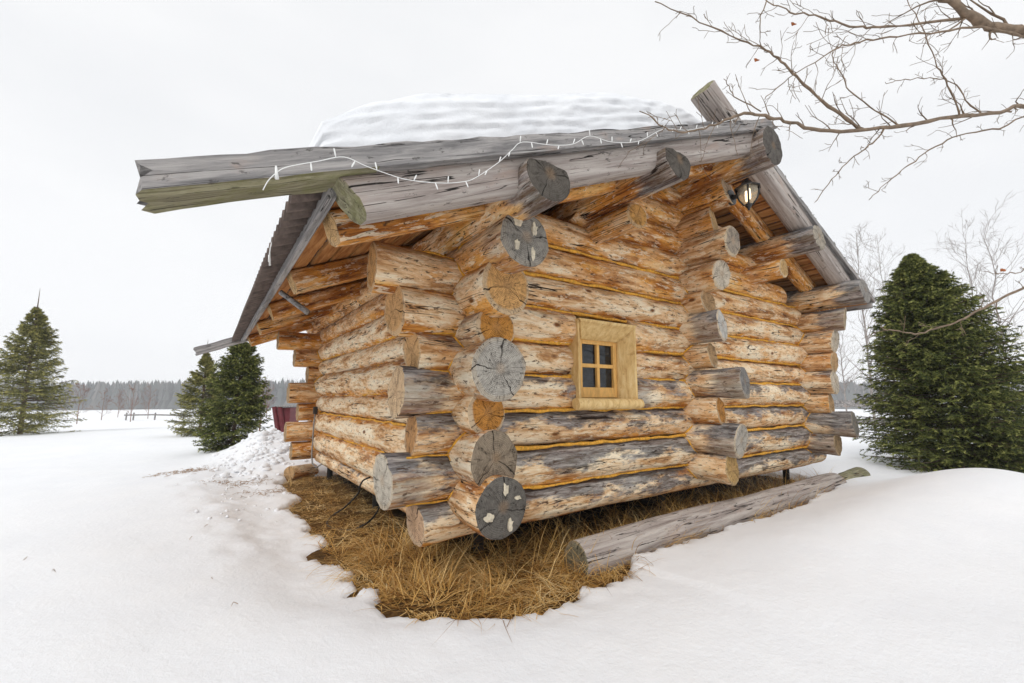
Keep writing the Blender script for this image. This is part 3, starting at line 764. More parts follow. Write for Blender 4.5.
# bare ground under and around the cabin
gx = np.arange(-1.0, 5.8, .05); gy = np.arange(-1.0, 5.4, .05); GX, GY = np.meshgrid(gx, gy, indexing='ij')
def ground_h(X, Y): return .125+.02*nz2(X, Y, 2.5, 1.)+.015*nz2(X, Y, 9., 1.)
GH = ground_h(GX, GY)
idx = np.arange(GX.size).reshape(GX.shape)
F = np.stack([idx[:-1, :-1], idx[1:, :-1], idx[1:, 1:], idx[:-1, 1:]], -1).reshape(-1, 4)
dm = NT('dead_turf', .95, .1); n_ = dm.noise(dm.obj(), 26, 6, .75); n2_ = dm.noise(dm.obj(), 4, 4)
sp_ = dm.N('ShaderNodeSeparateXYZ'); dm.L(dm.obj(), sp_.inputs[0]); soil_shade = dm.math('MULTIPLY', dm.step(dm.math('ADD', sp_.outputs[0], dm.math('MULTIPLY', n2_, .3)), .15, .55), dm.step(dm.math('ADD', sp_.outputs[1], dm.math('MULTIPLY', n2_, .3)), .35, .7))  # bare soil beneath the cabin; its extra darkness is shade put into the colour
dm.color(dm.mix(soil_shade, dm.mix(dm.step(n2_, .4, .6), dm.ramp(n_, [(.3, (.035, .02, .01)), (.55, (.13, .07, .025)), (.75, (.26, .155, .06))]), dm.ramp(n_, [(.3, (.05, .028, .012)), (.6, (.20, .105, .035)), (.8, (.32, .19, .07))])), dm.ramp(n_, [(.3, (.012, .009, .006)), (.8, (.05, .035, .02))]))); dm.bump(n_, .03, 1.)
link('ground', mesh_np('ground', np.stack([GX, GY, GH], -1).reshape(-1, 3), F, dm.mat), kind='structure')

# =================================================================== DRY GRASS (uncountable)
def grass(name, N, mask, lmin, lmax, width, label, flat=1., seed=3, bend=1., spread=.4):
    g_ = np.random.default_rng(seed)
    xs_ = g_.uniform(-.95, 5.3, N*3); ys_ = g_.uniform(-.75, 4.6, N*3); keep = mask(xs_, ys_, g_)
    xs_ = xs_[keep][:N]; ys_ = ys_[keep][:N]; n = len(xs_)
    zs_ = ground_h(xs_, ys_)-.01
    ang = nz2(xs_, ys_, 1.6, 20.)*7.+nz2(xs_, ys_, 5., 21.)*4.+g_.normal(0, spread, n)+math.pi*1.3
    Ln = g_.uniform(lmin, lmax, n)*(1+.5*nz2(xs_, ys_, 3., 22.))
    lean0 = g_.uniform(.3, 1.25, n); curl = g_.uniform(.4, 2.0, n)*bend
    K = 6; P_ = np.zeros((n, K, 3)); P_[:, 0] = np.stack([xs_, ys_, zs_], -1)
    side = np.stack([-np.sin(ang), np.cos(ang), np.zeros(n)], -1)
    tw = g_.normal(0, .25, n)
    for k_ in range(1, K):
        th = lean0+curl*(k_/(K-1)); th = np.minimum(th, 1.9)
        a2 = ang+tw*k_*.5
        st = Ln/(K-1)
        P_[:, k_] = P_[:, k_-1]+np.stack([np.cos(a2)*np.sin(th)*st, np.sin(a2)*np.sin(th)*st, np.cos(th)*st*flat], -1)
    P_[:, :, 2] = np.maximum(P_[:, :, 2], (zs_+.012)[:, None]+g_.uniform(0, .03, (n, 1)))
    wd = np.array([1, .95, .85, .7, .45, .08])*width
    A = P_-side[:, None]*wd[None, :, None]*.5; B = P_+side[:, None]*wd[None, :, None]*.5
    V_ = np.stack([A, B], 2).reshape(-1, 3)
    base = (np.arange(n)*K*2)[:, None]+np.arange(K-1)[None]*2
    F_ = np.stack([base, base+1, base+3, base+2], -1).reshape(-1, 4)
    tone = np.repeat(g_.uniform(0, 1, n)*.6+.4*np.clip(nz2(xs_, ys_, 3.2, 30.)*1.3+.5, 0, 1), K*2)
    me = mesh_np(name, V_, F_, GRASS, True, tone)
    return link(name, me, label=label, cat='grass', kind='stuff')
gm_ = NT('dry_grass', .7, .2); tn = gm_.attr('tone')
gm_.color(gm_.ramp(tn, [(.0, (.10, .04, .012)), (.22, (.33, .155, .035)), (.52, (.63, .375, .11)), (.8, (.84, .60, .27)), (1., (.9, .74, .42))]))
GRASS = gm_.mat
def m_front(x, y, g):
    s = sdist(x, y, PITP); return (s < .02) & (y < 1.0) & (x > -.75) & (g.uniform(0, 1, x.shape) < np.where((y < .2) | (x < .1), 1., np.where(y < .5, .35, .05)))
def m_left(x, y, g):
    s = sdist(x, y, PITP); return (s < .06) & (x < .15+.1*g.normal(0, 1, x.shape)) & (y > -.1)
grass('dry_grass', 21000, m_front, .16, .42, .0045, 'long golden dead grass lying tangled before the window wall', seed=5)
grass('dry_grass', 12000, lambda x, y, g: m_front(x, y, g), .04, .14, .0045, 'fine brown thatch of dead grass under the long golden blades', seed=15, bend=1.4, spread=1.2)
grass('dry_grass', 17000, m_left, .06, .17, .0045, 'short matted brown dead grass beside the left wall', seed=8, bend=1.3, spread=.8)

# snow crumbs kicked off the bank, and bits of straw on the snow
g_ = random.Random(3); V = []; F = []
ico = bmesh.new(); bmesh.ops.create_icosphere(ico, subdivisions=1, radius=1.); IV = [v.co.copy() for v in ico.verts]; IF = [tuple(v.index for v in f.verts) for f in ico.faces]; ico.free()
def crumb(x, y, r_):
    z = gz(x, y); b = len(V); sq_ = g_.uniform(.5, .9); ro = Matrix.Rotation(g_.uniform(0, 6.28), 3, 'Z')
    for v in IV: V.append(tuple(ro @ Vector((v.x*r_*g_.uniform(.8, 1.5), v.y*r_*g_.uniform(.7, 1.2), v.z*r_*sq_))+Vector((x, y, z+r_*.25))))
    F.extend([tuple(i+b for i in f) for f in IF])
for _ in range(150):
    t = g_.random()**1.5*.75; x = -1.25+.55*t+g_.gauss(0, .22); y = 5.6-4.6*t+g_.gauss(0, .35)
    crumb(x, y, abs(g_.gauss(0, .009))+.004)
for _ in range(240):
    crumb(-.6+g_.gauss(0, .3), 5.4+g_.gauss(0, .55), abs(g_.gauss(0, .024))+.006)
link('snow_crumbs', mesh_np('snow_crumbs', V, F, SNOW, True), label='crumbs and small clods of snow scattered on the bank and trench left of the cabin', cat='snow', kind='stuff')
mb = MB()
for (cx0, cy0, n_s, sp_r) in ((-1.55, 5.0, 160, .13), (-.95, 4.0, 130, .12), (-.72, 3.3, 70, .1), (-.9, 1.6, 8, .5)):
    for _ in range(n_s):
        x, y = g_.gauss(cx0, sp_r*1.4), g_.gauss(cy0, sp_r); z = gz(x, y)+.004; a = g_.uniform(0, 6.28); l_ = g_.uniform(.02, .09) if n_s > 20 else g_.uniform(.01, .05)
        mb.tube([(x, y, z), (x+l_*.5*math.cos(a), y+l_*.5*math.sin(a), z+g_.uniform(0, .02)), (x+l_*math.cos(a+.3), y+l_*math.sin(a+.3), z+g_.uniform(-.002, .015))], [.002, .0018, .001], 3, cap=False)
mb.build('straw', plain('old_straw', (.30, .16, .06), .8, .5, 30, 0), None, smooth=True, label='bits of brown straw and twig lying on the snow left of the cabin', cat='straw', kind='stuff')

# =================================================================== CABLES
def world_tube(name, pts, r, mat, label, cat, n=8, parent=None):
    mb = MB(); o0 = Vector(pts[0]); P_ = [Vector(p)-o0 for p in pts]; f2 = []
    for i in range(len(P_)-1):
        a, b, c, d = P_[max(i-1, 0)], P_[i], P_[i+1], P_[min(i+2, len(P_)-1)]
        for q in range(5):
            t = q/5; f2.append(.5*((2*b)+(c-a)*t+(2*a-5*b+4*c-d)*t*t+(3*b-a-3*c+d)*t**3))
    f2.append(P_[-1]); mb.tube(f2, r, n)
    o = mb.build(name, mat, None, smooth=True, label=label, cat=cat); o.location = o0; return o
cx_ = on_plane(316, 405, 0, -.17)
cb = empty('cable', (-.165, 3.95, 1.07), label='grey cable running down from a black junction box at the far left corner', cat='cable')
mb = MB(); mb.box((0, 0, 0), (.05, .07, .10)); mb.build('junction_box', BLACK, cb, bevel=.006)
mb = MB(); mb.tube([(0, 0, -.05), (-.01, .0, -.2), (-.012, -.01, -.4), (-.015, -.01, -.58), (-.01, -.06, -.70), (.03, -.14, -.74), (.1, -.2, -.68)], .010, 8); mb.build('conduit', CONDUIT, cb, smooth=True)
world_tube('cable', [(-.10, 1.62, .52), (-.17, 1.60, .50), (-.20, 1.60, .44), (-.19, 1.66, .38), (-.24, 1.9, .22), (-.36, 1.95, .13), (-.42, 1.7, .12), (-.32, 1.45, .13), (-.18, 1.4, .18), (-.06, 1.5, .24), (0, 1.6, .3)], .008, CABLE,
           'black cable looping from the underside of the left wall onto the brown grass', 'cable')

# =================================================================== TREES
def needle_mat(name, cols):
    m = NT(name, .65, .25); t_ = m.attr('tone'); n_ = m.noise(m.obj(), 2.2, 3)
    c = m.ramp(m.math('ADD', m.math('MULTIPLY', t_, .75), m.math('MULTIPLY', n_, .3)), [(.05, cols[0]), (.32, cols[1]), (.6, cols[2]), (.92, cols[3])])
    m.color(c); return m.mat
N_DARK = needle_mat('spruce_needles', [(.022, .034, .009), (.080, .100, .024), (.23, .25, .065), (.52, .50, .17)])
N_LIGHT = needle_mat('open_spruce_needles', [(.06, .07, .022), (.18, .18, .05), (.36, .33, .10), (.5, .45, .17)])
BARK = plain('spruce_bark', (.12, .085, .06), .9, .4, 12, .01)
def spruce(loc, H, Rb, prof, nbr, ntw, nnd, nl, nw, mat, label, droop=.25, gap=0., lean=(0, 0), seed=1, group=None, up=.35, spike=0., twl=.38, hexp=1.):
    g = np.random.default_rng(seed); t = empty('spruce_tree', loc, label=label, cat='spruce', group=group)
    mb = MB(); hh = H*(1+spike); mb.tube([(lean[0]*q, lean[1]*q, hh*q-.3*(q == 0)) for q in np.linspace(0, 1, 9)], [max(.004, .032*H*(1-q)**.8*.5+.004) for q in np.linspace(0, 1, 9)], 10)
    mb.build('trunk', BARK, t, smooth=True)
    hb = g.uniform(0, 1, nbr)**hexp; hb = .02+.97*hb
    hb = np.where(g.uniform(0, 1, nbr) < gap, np.round(hb*26)/26+g.normal(0, .006, nbr), hb); hb = np.clip(hb, .0, .995)
    az = g.uniform(0, 2*math.pi, nbr)
    Rr = Rb*np.interp(hb, *prof)*g.uniform(.72, 1.10, nbr)*(1+.05*np.sin(az*3+hb*9))
    dirs = np.stack([np.cos(az), np.sin(az)], -1)
    s = (np.arange(ntw)+.5)/ntw; s = s[None]*.92+.08+g.uniform(-.03, .03, (nbr, ntw))
    start = .12
    s = start+(1-start)*s; s = np.clip(s, .05, 1)
    rise = (up*hb[:, None]-droop*(1-hb[:, None]))*s+.28*s**2.4*.6
    bp = np.stack([dirs[:, None, 0]*Rr[:, None]*s+lean[0]*hb[:, None], dirs[:, None, 1]*Rr[:, None]*s+lean[1]*hb[:, None], H*hb[:, None]+Rr[:, None]*rise], -1)
    # twigs leave the branch left and right, pointing forward
    sd = np.where(np.arange(ntw) % 2 == 0, 1., -1.)[None]*np.ones((nbr, 1))
    ta = az[:, None]+sd*g.uniform(.35, 1.15, (nbr, ntw))
    tl = Rr[:, None]*twl*(1.12-s)*g.uniform(.7, 1.25, (nbr, ntw))+.035*H/3.5
    tz = g.uniform(-.5, .45, (nbr, ntw))
    td = np.stack([np.cos(ta), np.sin(ta), tz], -1); td /= np.linalg.norm(td, axis=-1, keepdims=True)
    u = (np.arange(nnd)+.5)/nnd; u = u[None, None]+g.uniform(-.03, .03, (nbr, ntw, nnd))
    base = bp[:, :, None]+td[:, :, None]*tl[:, :, None, None]*u[..., None]
    base[..., 2] -= (u**2)*tl[:, :, None]*.18
    rd = g.normal(0, 1, base.shape); rd += td[:, :, None]*1.7; rd[..., 2] += .1; rd /= np.linalg.norm(rd, axis=-1, keepdims=True)
    sv = np.cross(rd, g.normal(0, 1, rd.shape)); sv /= np.linalg.norm(sv, axis=-1, keepdims=True)
    ln = nl*g.uniform(.6, 1.3, base.shape[:-1])[..., None]
    a = base+sv*nw*.5; b = base-sv*nw*.5; c = base+rd*ln
    V_ = np.stack([a, b, c], -2).reshape(-1, 3); n = len(V_)//3
    # woody twigs as thin triangles
    F_ = np.arange(n*3).reshape(-1, 3)
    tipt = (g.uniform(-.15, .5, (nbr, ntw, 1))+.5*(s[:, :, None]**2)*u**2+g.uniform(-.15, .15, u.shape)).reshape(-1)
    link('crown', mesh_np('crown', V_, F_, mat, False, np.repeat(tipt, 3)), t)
    mb = MB()
    for i in range(0, nbr, 2):
        mb.tube([(lean[0]*hb[i], lean[1]*hb[i], H*hb[i])]+[tuple(bp[i, j]) for j in (ntw//2, ntw-1)], [.012*H/3.5, .008*H/3.5, .003], 4, cap=False)
    mb.build('branches', BARK, t, smooth=True)
    return t
def base_z(p): return gz(p.x, p.y)
p = ground_spot(962, 6.6); p.z = .05
PROF_D = ([0, .1, .3, .5, .7, .85, .93, 1.], [.93, 1., .89, .73, .51, .30, .14, .01])
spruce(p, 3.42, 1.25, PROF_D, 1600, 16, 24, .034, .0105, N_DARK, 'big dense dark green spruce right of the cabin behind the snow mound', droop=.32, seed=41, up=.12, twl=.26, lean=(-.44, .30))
PROF_C = ([0, .15, .5, .8, 1.], [.9, 1., .62, .26, .02])
p = ground_spot(25, 13.8); p.z = base_z(p)
spruce(p, 4.0, 1.4, PROF_C, 300, 16, 18, .06, .017, N_LIGHT, 'tall airy spruce with a thin bare tip at the left edge', gap=.5, seed=9, droop=.30, up=.60, spike=.16, twl=.45)
p = ground_spot(236, 8.6); p.z = base_z(p)-.02
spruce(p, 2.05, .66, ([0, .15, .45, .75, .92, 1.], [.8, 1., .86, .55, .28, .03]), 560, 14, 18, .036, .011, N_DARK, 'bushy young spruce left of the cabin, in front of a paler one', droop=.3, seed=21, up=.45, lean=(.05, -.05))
p = ground_spot(203, 12.5); p.z = base_z(p)
spruce(p, 2.35, .80, PROF_C, 260, 14, 16, .05, .014, N_LIGHT, 'paler yellow-green spruce standing half hidden behind the bushy young spruce', gap=.5, seed=31, droop=.15, up=.45, spike=.16)

# bare branching
def grow(mb, p, d, L, r, depth, g, nseg=5, wig=.16, kids=(3, 5), spread=.65, shrink=.6, grav=.0, mn=.0012, n=5, upk=.0):
    p = Vector(p); d = Vector(d).normalized(); pts = [p.copy()]; rs = [r]
    for i in range(nseg):
        d = (d+Vector((g.gauss(0, wig), g.gauss(0, wig), g.gauss(0, wig)-grav+upk))).normalized()
        p = p+d*(L/nseg); pts.append(p.copy()); rs.append(max(mn, r*(1-.75*(i+1)/nseg)))
    mb.tube(pts, rs, n if depth > 1 else 3, cap=False)
    if depth <= 0: return
    for _ in range(g.randint(*kids)):
        t = g.uniform(.2, 1.)*nseg; i = min(int(t), nseg-1); q = pts[i].lerp(pts[i+1], t-i); dd = (pts[i+1]-pts[i]).normalized()
        ax = dd.cross(Vector((g.gauss(0, 1), g.gauss(0, 1), g.gauss(0, 1)))).normalized()
        nd = Matrix.Rotation(g.uniform(.5, 1.4)*spread, 3, ax) @ dd
        grow(mb, q, nd, L*shrink*g.uniform(.6, 1.1), max(mn, rs[i]*.55), depth-1, g, nseg, wig, kids, spread, shrink, grav, mn, n, upk)
BIRCH = plain('grey_birch_bark', (.30, .27, .25), .8, .35, 9, .004)
TWIG = plain('red_brown_twigs', (.22, .12, .09), .8, .3, 14, .0)
TWIGG = plain('grey_twigs', (.26, .22, .20), .8, .3, 14, .0)
def bare_tree(loc, H, label, seed, r=.05, twig=TWIGG, trunk=BIRCH, nk=26, depth=2, lowest=.25, lean=(0, 0), cat='bare tree', group=None, name='birch_tree', kidL=.26):
    g = random.Random(seed); t = empty(name, loc, label=label, cat=cat, group=group)
    pts = []; 
    for i in range(12):
        q = i/11; pts.append(Vector((lean[0]*q+.02*H*g.gauss(0, .4)*q, lean[1]*q+.02*H*g.gauss(0, .4)*q, H*q-(.2 if i == 0 else 0))))
    rs = [max(.006, r*(1-.9*i/11)) for i in range(12)]
    mb = MB(); mb.tube(pts, rs, 7); mb.build('trunk', trunk, t, smooth=True)
    mb = MB()
    for k_ in range(nk):
        q = lowest+(1-lowest)*((k_+g.random())/nk); i = min(int(q*11), 10); p_ = pts[i].lerp(pts[i+1], q*11-i); a = g.uniform(0, 6.283)
        grow(mb, p_, (math.cos(a), math.sin(a), g.uniform(.7, 1.6)), H*kidL*(1.15-q*.8)*g.uniform(.6, 1.2), max(.005, rs[i]*.5), depth, g, 5, .13, (2, 4), .6, .6, 0, (.0055 if name == 'bare_shrub' and H > 1.5 else .0035), 4, .03)
    mb.build('branches', twig, t, smooth=True)
    return t
for px, dep, H, sd_, lb in ((872, 15., 7.0, 1, 'slender bare birch rising just behind the right roof edge'), (895, 19., 8.3, 2, 'pale bare birch seen above the left shoulder of the big spruce'),
                            (985, 17., 7.8, 3, 'bare birch above the right shoulder of the big spruce, the left one of a pair'), (1010, 16., 7.9, 4, 'thin dark-stemmed bare birch nearest the right edge of the photo'),
                            (845, 24., 5.5, 5, 'low bare birch seen below the right roof corner between log ends and spruce'), (925, 26., 8.2, 6, 'faint distant bare birch behind the middle of the big spruce')):
    p = ground_spot(px, dep); p.z = base_z(p)
    bare_tree(p, H, lb, sd_, r=.045, nk=34 if sd_ != 6 else 26)
for px, dep, H, sd_, lb in ((80, 24, 2.1, 11, 'reddish bare shrub just right of the airy left spruce'), (104, 30, 1.9, 12, 'small reddish bare sapling in the snow field, second from the left spruce'), (133, 27, 2.2, 13, 'reddish twiggy shrub in the middle of the left snow field'),
                            (150, 33, 2.4, 14, 'thin bare shrub beside the low rail in the snow field'), (120, 36, 2., 15, 'distant pale bare shrub near the field edge'), (268, 30, 2.4, 16, 'bare sapling between the bushy spruce and the cabin corner'), (262, 12.5, 1.35, 17, 'little bare sapling just right of the bushy young spruce')):
    p = ground_spot(px, dep); p.z = base_z(p)
    bare_tree(p, H, lb, sd_, r=.022, twig=TWIG, trunk=TWIG, nk=14, lowest=.1, cat='shrub', name='bare_shrub', kidL=.4)
# field rails and stakes
rl = empty('rail_fence', ground_spot(155, 30), label='low pole rail on short stakes across the left snow field', cat='fence')
rl.location.z = base_z(rl.location)
mb = MB(); mb.tube([(-1.6, 1.1, .33), (0, 0, .36), (1.8, -1.2, .30)], [.05, .05, .045], 7); mb.build('rail', GREY, rl, smooth=True)
for q in (-1.5, -1.1, .1, 1.7):
    mb = MB(); mb.tube([(q, -q*.68, -.2), (q+.02, -q*.68, .5)], .045, 6); mb.build('post', GREY, rl, smooth=True)
# grey board fence glimpsed behind the far right corner
p = ground_spot(856, 13.); fz = base_z(p)
bf = empty('board_fence', (p.x, p.y, fz), label='grey plank fence glimpsed between the cabin corner and the big spruce', cat='fence')
for zz, hh in ((.92, .20), (.40, .16)):
    mb = MB(); mb.box((0, 0, zz), (2.6, .03, hh), Matrix.Rotation(AZ-math.pi/2, 3, 'Z')); mb.build('plank', GREY, bf)
for q in (-1.1, 1.1):
    mb = MB(); mb.tube([(q*math.sin(AZ), -q*math.cos(AZ), -.2), (q*math.sin(AZ), -q*math.cos(AZ), 1.1)], .05, 8); mb.build('post', GREY, bf, smooth=True)
# dark red ribbed shed glimpsed left of the cabin
p = ground_spot(283, 14.); rz = base_z(p)
rs_ = empty('metal_shed', (p.x, p.y, rz), label='dark red ribbed metal shed glimpsed behind the left cabin corner', cat='shed')
RED = plain('dark_red_sheet', (.12, .012, .018), .5, .3, 8, .001, .4)
mb = MB(); Rz = Matrix.Rotation(AZ-math.pi/2, 3, 'Z')
for i in range(2):
    mb.tube([Rz @ Vector((-.02+i*.15, 0, -.3)), Rz @ Vector((-.25+i*.17, 0, .78))], .075, 8)
mb.box(Rz @ Vector((.06, .35, .23)), (.34, .6, 1.05), Rz); mb.build('wall', RED, rs_, smooth=False)
mb = MB(); mb.box(Rz @ Vector((.06, .3, .80)), (.40, .8, .04), Rz); mb.build('roof', GREY, rs_, bevel=.008)

# overhanging near tree, trunk just outside the frame on the right
ot = ground_spot(1190, 3.6); ot.z = gz(ot.x, ot.y)
tree = empty('overhanging_tree', ot, label='bare brown tree reaching its twiggy limbs in from the upper right', cat='tree')
BRK = plain('brown_branch_bark', (.20, .145, .10), .75, .4, 22, .003)
mb = MB(); mb.tube([(0, 0, -.2), (.03, 0, .8), (-.02, .05, 1.6), (.05, 0, 2.4), (.12, .08, 3.3), (.1, .1, 4.4)], [.12, .10, .085, .07, .05, .03], 12); mb.build('trunk', BRK, tree, smooth=True)
def at_d(px, py, dep):
    u = (px-512)/436.; v = -(py-341.5)/436.; h = math.cos(PIT)-v*math.sin(PIT); z = math.sin(PIT)+v*math.cos(PIT)
    d = FH*h+RT*u+Vector((0, 0, z)); return CAM+d*(dep/h)
gT = random.Random(5)
def limb(pts, r0, r1, ntw, tl, parent=tree, sub=1, seed=0, first=None):
    P_ = [at_d(*q) for q in pts]
    if first is not None: P_ = [first]+P_
    f2 = []
    for i in range(len(P_)-1):
        a, b, c, d = P_[max(i-1, 0)], P_[i], P_[i+1], P_[min(i+2, len(P_)-1)]
        for q in range(5):
            t = q/5; f2.append(.5*((2*b)+(c-a)*t+(2*a-5*b+4*c-d)*t*t+(3*b-a-3*c+d)*t**3))
    f2.append(P_[-1]); n = len(f2); o0 = Vector(tree.location)
    f2 = [p_+Vector((gT.gauss(0, .004), gT.gauss(0, .004), gT.gauss(0, .004)))-o0 for p_ in f2]
    ntw = int(ntw*1.45); rs = [1.2*(r0+(r1-r0)*(i/(n-1))**.8) for i in range(n)]
    rs = [x*(1+.12*gT.gauss(0, 1)) for x in rs]
    mb = MB(); mb.tube(f2, rs, 8)
    side = 1
    for k_ in range(ntw):
        t = (k_+gT.uniform(.2, .9))/ntw*(n-2)*.97; i = max(5 if first is not None else 0, int(t)); i = min(i, n-2); q = f2[i]; dd = (f2[i+1]-f2[i]).normalized(); side = -side
        perp = dd.cross(FH).normalized()*side+FH*gT.uniform(-.5, .5)
        nd = (dd*gT.uniform(.4, 1.1)+perp*gT.uniform(.5, 1.1)).normalized()
        grow(mb, q, nd, tl*gT.uniform(.35, 1.25), max(.0022, rs[i]*.4), sub, gT, 6, .17, (1, 3), .8, .5, 0, .0016, 4)
    return mb.build('limb', BRK, parent, smooth=True)
tp = lambda z: tree.location+Vector((0, 0, z))
limb([(1040, 112, 3.2), (1000, 112, 3.0), (940, 119, 2.85), (880, 129, 2.7), (830, 131, 2.6), (790, 123, 2.5), (765, 116, 2.42), (740, 114, 2.35), (715, 124, 2.3), (690, 131, 2.28), (665, 127, 2.25), (640, 111, 2.2)], .016, .0022, 26, .22, first=tp(1.9+.9))
limb([(862, 129, 2.68), (835, 110, 2.6), (805, 85, 2.55), (785, 65, 2.5), (765, 50, 2.45), (735, 38, 2.4), (700, 22, 2.35), (655, 1, 2.3)], .0095, .002, 18, .22)
limb([(1060, 45, 2.6), (1024, 33, 2.55), (990, 25, 2.5), (965, 12, 2.45), (935, -8, 2.4), (880, -40, 2.4)], .028, .016, 8, .4, first=tp(3.0))
limb([(980, 16, 2.48), (930, 22, 2.45), (880, 27, 2.4), (850, 26, 2.38), (815, 16, 2.35), (785, 10, 2.3), (760, -4, 2.3)], .008, .0022, 16, .22)
limb([(760, 112, 2.42), (735, 96, 2.4), (728, 85, 2.4), (724, 78, 2.38)], .003, .0015, 4, .06)
limb([(1030, 38, 2.5), (980, 28, 2.45), (930, 33, 2.42), (880, 38, 2.4), (850, 44, 2.4), (830, 52, 2.38), (790, 78, 2.35), (765, 100, 2.33)], .006, .0018, 16, .18)
limb([(883, 129, 2.7), (870, 145, 2.68), (850, 160, 2.65), (832, 180, 2.62), (814, 203, 2.6)], .005, .0016, 8, .12)
limb([(1050, 125, 3.1), (1000, 128, 3.0), (960, 135, 2.95), (930, 150, 2.9), (905, 168, 2.85), (885, 185, 2.82), (868, 200, 2.8)], .0065, .0018, 12, .14, first=tp(2.3))
limb([(1012, 112, 3.05), (975, 110, 3.0), (955, 85, 2.95), (935, 78, 2.9), (905, 80, 2.85), (885, 83, 2.85)], .005, .0016, 8, .15)
limb([(900, 126, 2.75), (875, 110, 2.7), (850, 90, 2.68), (842, 72, 2.66), (832, 55, 2.65), (848, 35, 2.6)], .0045, .0016, 9, .14)
limb([(960, 115, 2.88), (948, 85, 2.8), (935, 60, 2.75), (918, 20, 2.7), (905, -5, 2.7)], .0045, .0018, 8, .2)
limb([(770, -5, 2.3), (760, 20, 2.3), (762, 45, 2.4)], .003, .002, 3, .1)
limb([(1060, 270, 2.6), (1024, 288, 2.6), (990, 304, 2.55), (965, 318, 2.5), (940, 328, 2.5), (915, 333, 2.5), (890, 330, 2.5), (880, 327, 2.5)], .0085, .0022, 7, .12, first=tp(1.5))
limb([(1055, 262, 2.6), (1020, 272, 2.55), (1000, 274, 2.5), (985, 272, 2.5)], .004, .0015, 4, .06, first=tp(1.6))
# two withered leaves
LEAF = plain('withered_leaf', (.28, .09, .03), .8, .4, 40, .001)
for (a, b, c) in ((794, 24, 2.35), (1003, 270, 2.5), (757, 60, 2.4)):
    mb = MB(); q = at_d(a, b, c)-Vector(tree.location)
    vs = [q+RT*(.018*math.cos(t_)*(1+.3*math.sin(3*t_)))+Vector((0, 0, .012*math.sin(t_)*(1+.3*math.cos(2*t_))))+FH*.006*math.sin(2*t_) for t_ in np.linspace(0, 6.0, 10)]
    mb.add([q-FH*.006]+vs, [(0, i, i+1) for i in range(1, 10)]+[(0, 10, 1)]); mb.build('leaf', LEAF, tree, smooth=True)

# =================================================================== FAR FOREST
def far_forest(name, N, px0, px1, d0, d1, h0, h1, label, seed):
    g = np.random.default_rng(seed); V_ = []; F_ = []; T = []
    for i in range(N):
        px = g.uniform(px0, px1); dep = g.uniform(d0, d1); p = ground_spot(px, dep); z0 = .21-.019*min(math.hypot(p.x-CAM.x, p.y-CAM.y)-13, 405)-1.5
        h = g.uniform(h0, h1); kind = g.uniform(); w = h*g.uniform(.17, .27)
        tone = g.uniform(0, .5)
        if kind < .6:      # conifer: three stacked ragged skirts
            for (za, zb, ww) in ((.12, .6, 1.), (.4, .82, .7), (.68, 1., .42)):
                b = len(V_); k_ = 7
                for j in range(k_):
                    a = 6.283*j/k_+g.uniform(-.3, .3); rr = w*ww*g.uniform(.6, 1.2); V_.append((p.x+rr*math.cos(a), p.y+rr*math.sin(a), z0+h*(za+g.uniform(-.04, .04)))); T.append(tone)
                V_.append((p.x, p.y, z0+h*zb)); T.append(tone)
                for j in range(k_): F_.append((b+j, b+(j+1) % k_, b+k_))
        else:              # leafless: pale stem and a fan of fine shoots
            b = len(V_); r_ = .12; tb = g.uniform(.72, 1.)
            for q in ((-r_, 0), (r_, 0), (0, 0)):
                V_.append((p.x+RT.x*q[0], p.y+RT.y*q[0], z0+(h if q == (0, 0) else 0))); T.append(tb)
            F_.append((b, b+1, b+2))
            for j in range(16):
                b = len(V_); zz = z0+h*g.uniform(.3, .85); a = g.uniform(0, 6.283); l_ = h*g.uniform(.1, .28)
                dx, dy = math.cos(a)*l_*.5, math.sin(a)*l_*.5
                V_ += [(p.x-RT.x*.12, p.y-RT.y*.12, zz), (p.x+RT.x*.12, p.y+RT.y*.12, zz), (p.x+dx, p.y+dy, zz+l_)]; T += [.6]*3; F_.append((b, b+1, b+2))
    return link(name, mesh_np(name, np.array(V_), np.array(F_), FOR, False, T), label=label, cat='forest', kind='stuff')
fm = NT('far_forest', .9, .1); fm.color(fm.ramp(fm.attr('tone'), [(.0, (.045, .055, .050)), (.45, (.085, .085, .075)), (.6, (.15, .12, .105)), (.8, (.30, .27, .25)), (1., (.42, .39, .37))])); FOR = fm.mat
far_forest('far_forest', 3200, -160, 330, 230, 330, 16.2, 17.9, 'hazy grey belt of mixed forest along the horizon left of the cabin', 3)
far_forest('far_forest', 2000, 780, 1250, 230, 330, 16.2, 17.9, 'hazy grey belt of forest on the horizon behind the right spruce', 4)

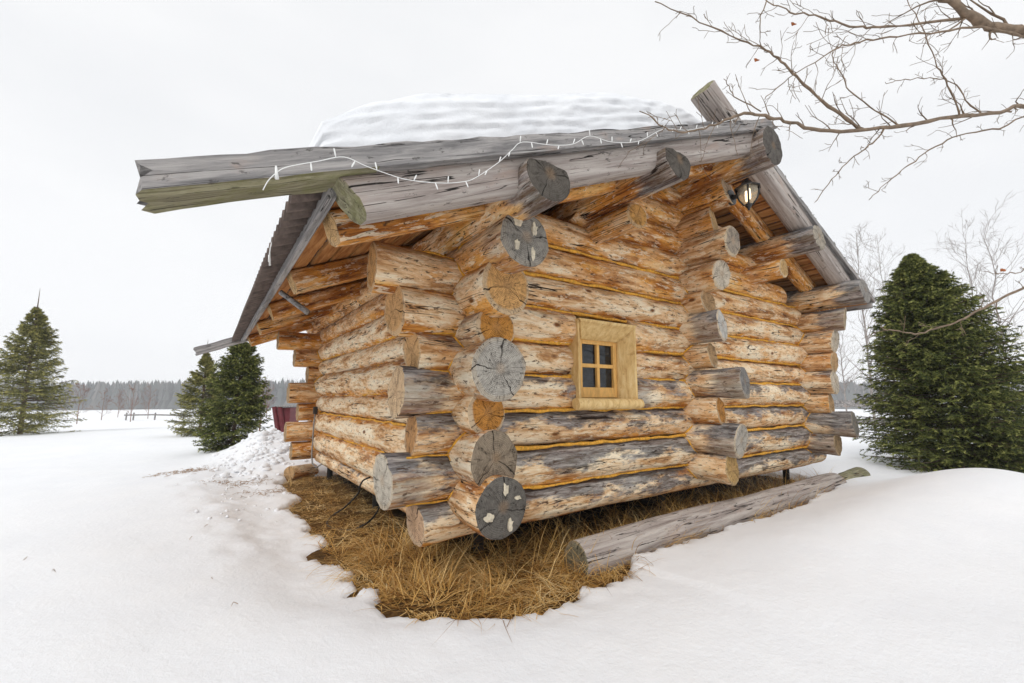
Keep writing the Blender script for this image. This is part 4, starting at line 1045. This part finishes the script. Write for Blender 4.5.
# =================================================================== LIGHT & SKY
w = D.worlds.new('World'); S.world = w; w.use_nodes = True; nt = w.node_tree; nt.nodes.clear()
N_ = nt.nodes.new; Lk = nt.links.new
bg = N_('ShaderNodeBackground'); ow = N_('ShaderNodeOutputWorld'); Lk(bg.outputs[0], ow.inputs[0]); bg.inputs[1].default_value = .1
sun_el = R(42); sun_dir = (-FH*.85-RT*.35); sun_az = math.atan2(sun_dir.x, sun_dir.y)
sky = N_('ShaderNodeTexSky'); sky.sky_type = 'NISHITA'; sky.sun_disc = False; sky.sun_elevation = sun_el; sky.sun_rotation = sun_az
hs = N_('ShaderNodeHueSaturation'); hs.inputs['Saturation'].default_value = .12; Lk(sky.outputs[0], hs.inputs['Color'])
tc = N_('ShaderNodeTexCoord'); mp = N_('ShaderNodeMapping'); mp.inputs['Scale'].default_value = (1, 1, 3.2); Lk(tc.outputs['Generated'], mp.inputs[0])
nz = N_('ShaderNodeTexNoise'); nz.inputs['Scale'].default_value = 1.6; nz.inputs['Detail'].default_value = 4; nz.inputs['Roughness'].default_value = .5; Lk(mp.outputs[0], nz.inputs['Vector'])
rp = N_('ShaderNodeValToRGB'); rp.color_ramp.elements[0].position = .35; rp.color_ramp.elements[0].color = (7.9, 8.02, 8.2, 1); rp.color_ramp.elements[1].position = .62; rp.color_ramp.elements[1].color = (8.75, 8.8, 8.88, 1)
Lk(nz.outputs['Fac'], rp.inputs[0])
mx = N_('ShaderNodeMix'); mx.data_type = 'RGBA'; mx.inputs[0].default_value = .93; Lk(hs.outputs[0], mx.inputs[6]); Lk(rp.outputs[0], mx.inputs[7]); Lk(mx.outputs[2], bg.inputs[0])
sd_ = D.lights.new('sun', 'SUN'); so = D.objects.new('sun', sd_); COL.objects.link(so); sd_.energy = 1.3; sd_.angle = R(18); sd_.color = (1, .99, .975)
v_ = Vector((sun_dir.x, sun_dir.y, 0)).normalized()*math.cos(sun_el)+Vector((0, 0, math.sin(sun_el)))
so.rotation_euler = v_.to_track_quat('Z', 'Y').to_euler(); so.location = (-5, -5, 10)
vs = S.view_settings; vs.view_transform = 'Standard'; vs.look = 'None'; vs.exposure = .17; vs.gamma = 1; vs.use_curve_mapping = False
# thin winter air
hz = MB(); hz.box((5, 160, 45), (880, 900, 125)); hzm = D.materials.new('haze'); hzm.use_nodes = True; hn = hzm.node_tree; hn.nodes.clear()
pv = hn.nodes.new('ShaderNodeVolumePrincipled'); ho = hn.nodes.new('ShaderNodeOutputMaterial'); hn.links.new(pv.outputs[0], ho.inputs['Volume'])
pv.inputs['Color'].default_value = (.97, .98, 1, 1); pv.inputs['Density'].default_value = .0010
if HAZE: hz.build('haze', hzm, kind='stuff')
S.cycles.volume_bounces = 3; S.cycles.max_bounces = 8; S.cycles.diffuse_bounces = 4; S.cycles.transparent_max_bounces = 12; S.cycles.use_denoising = True
bpy.context.view_layer.update()
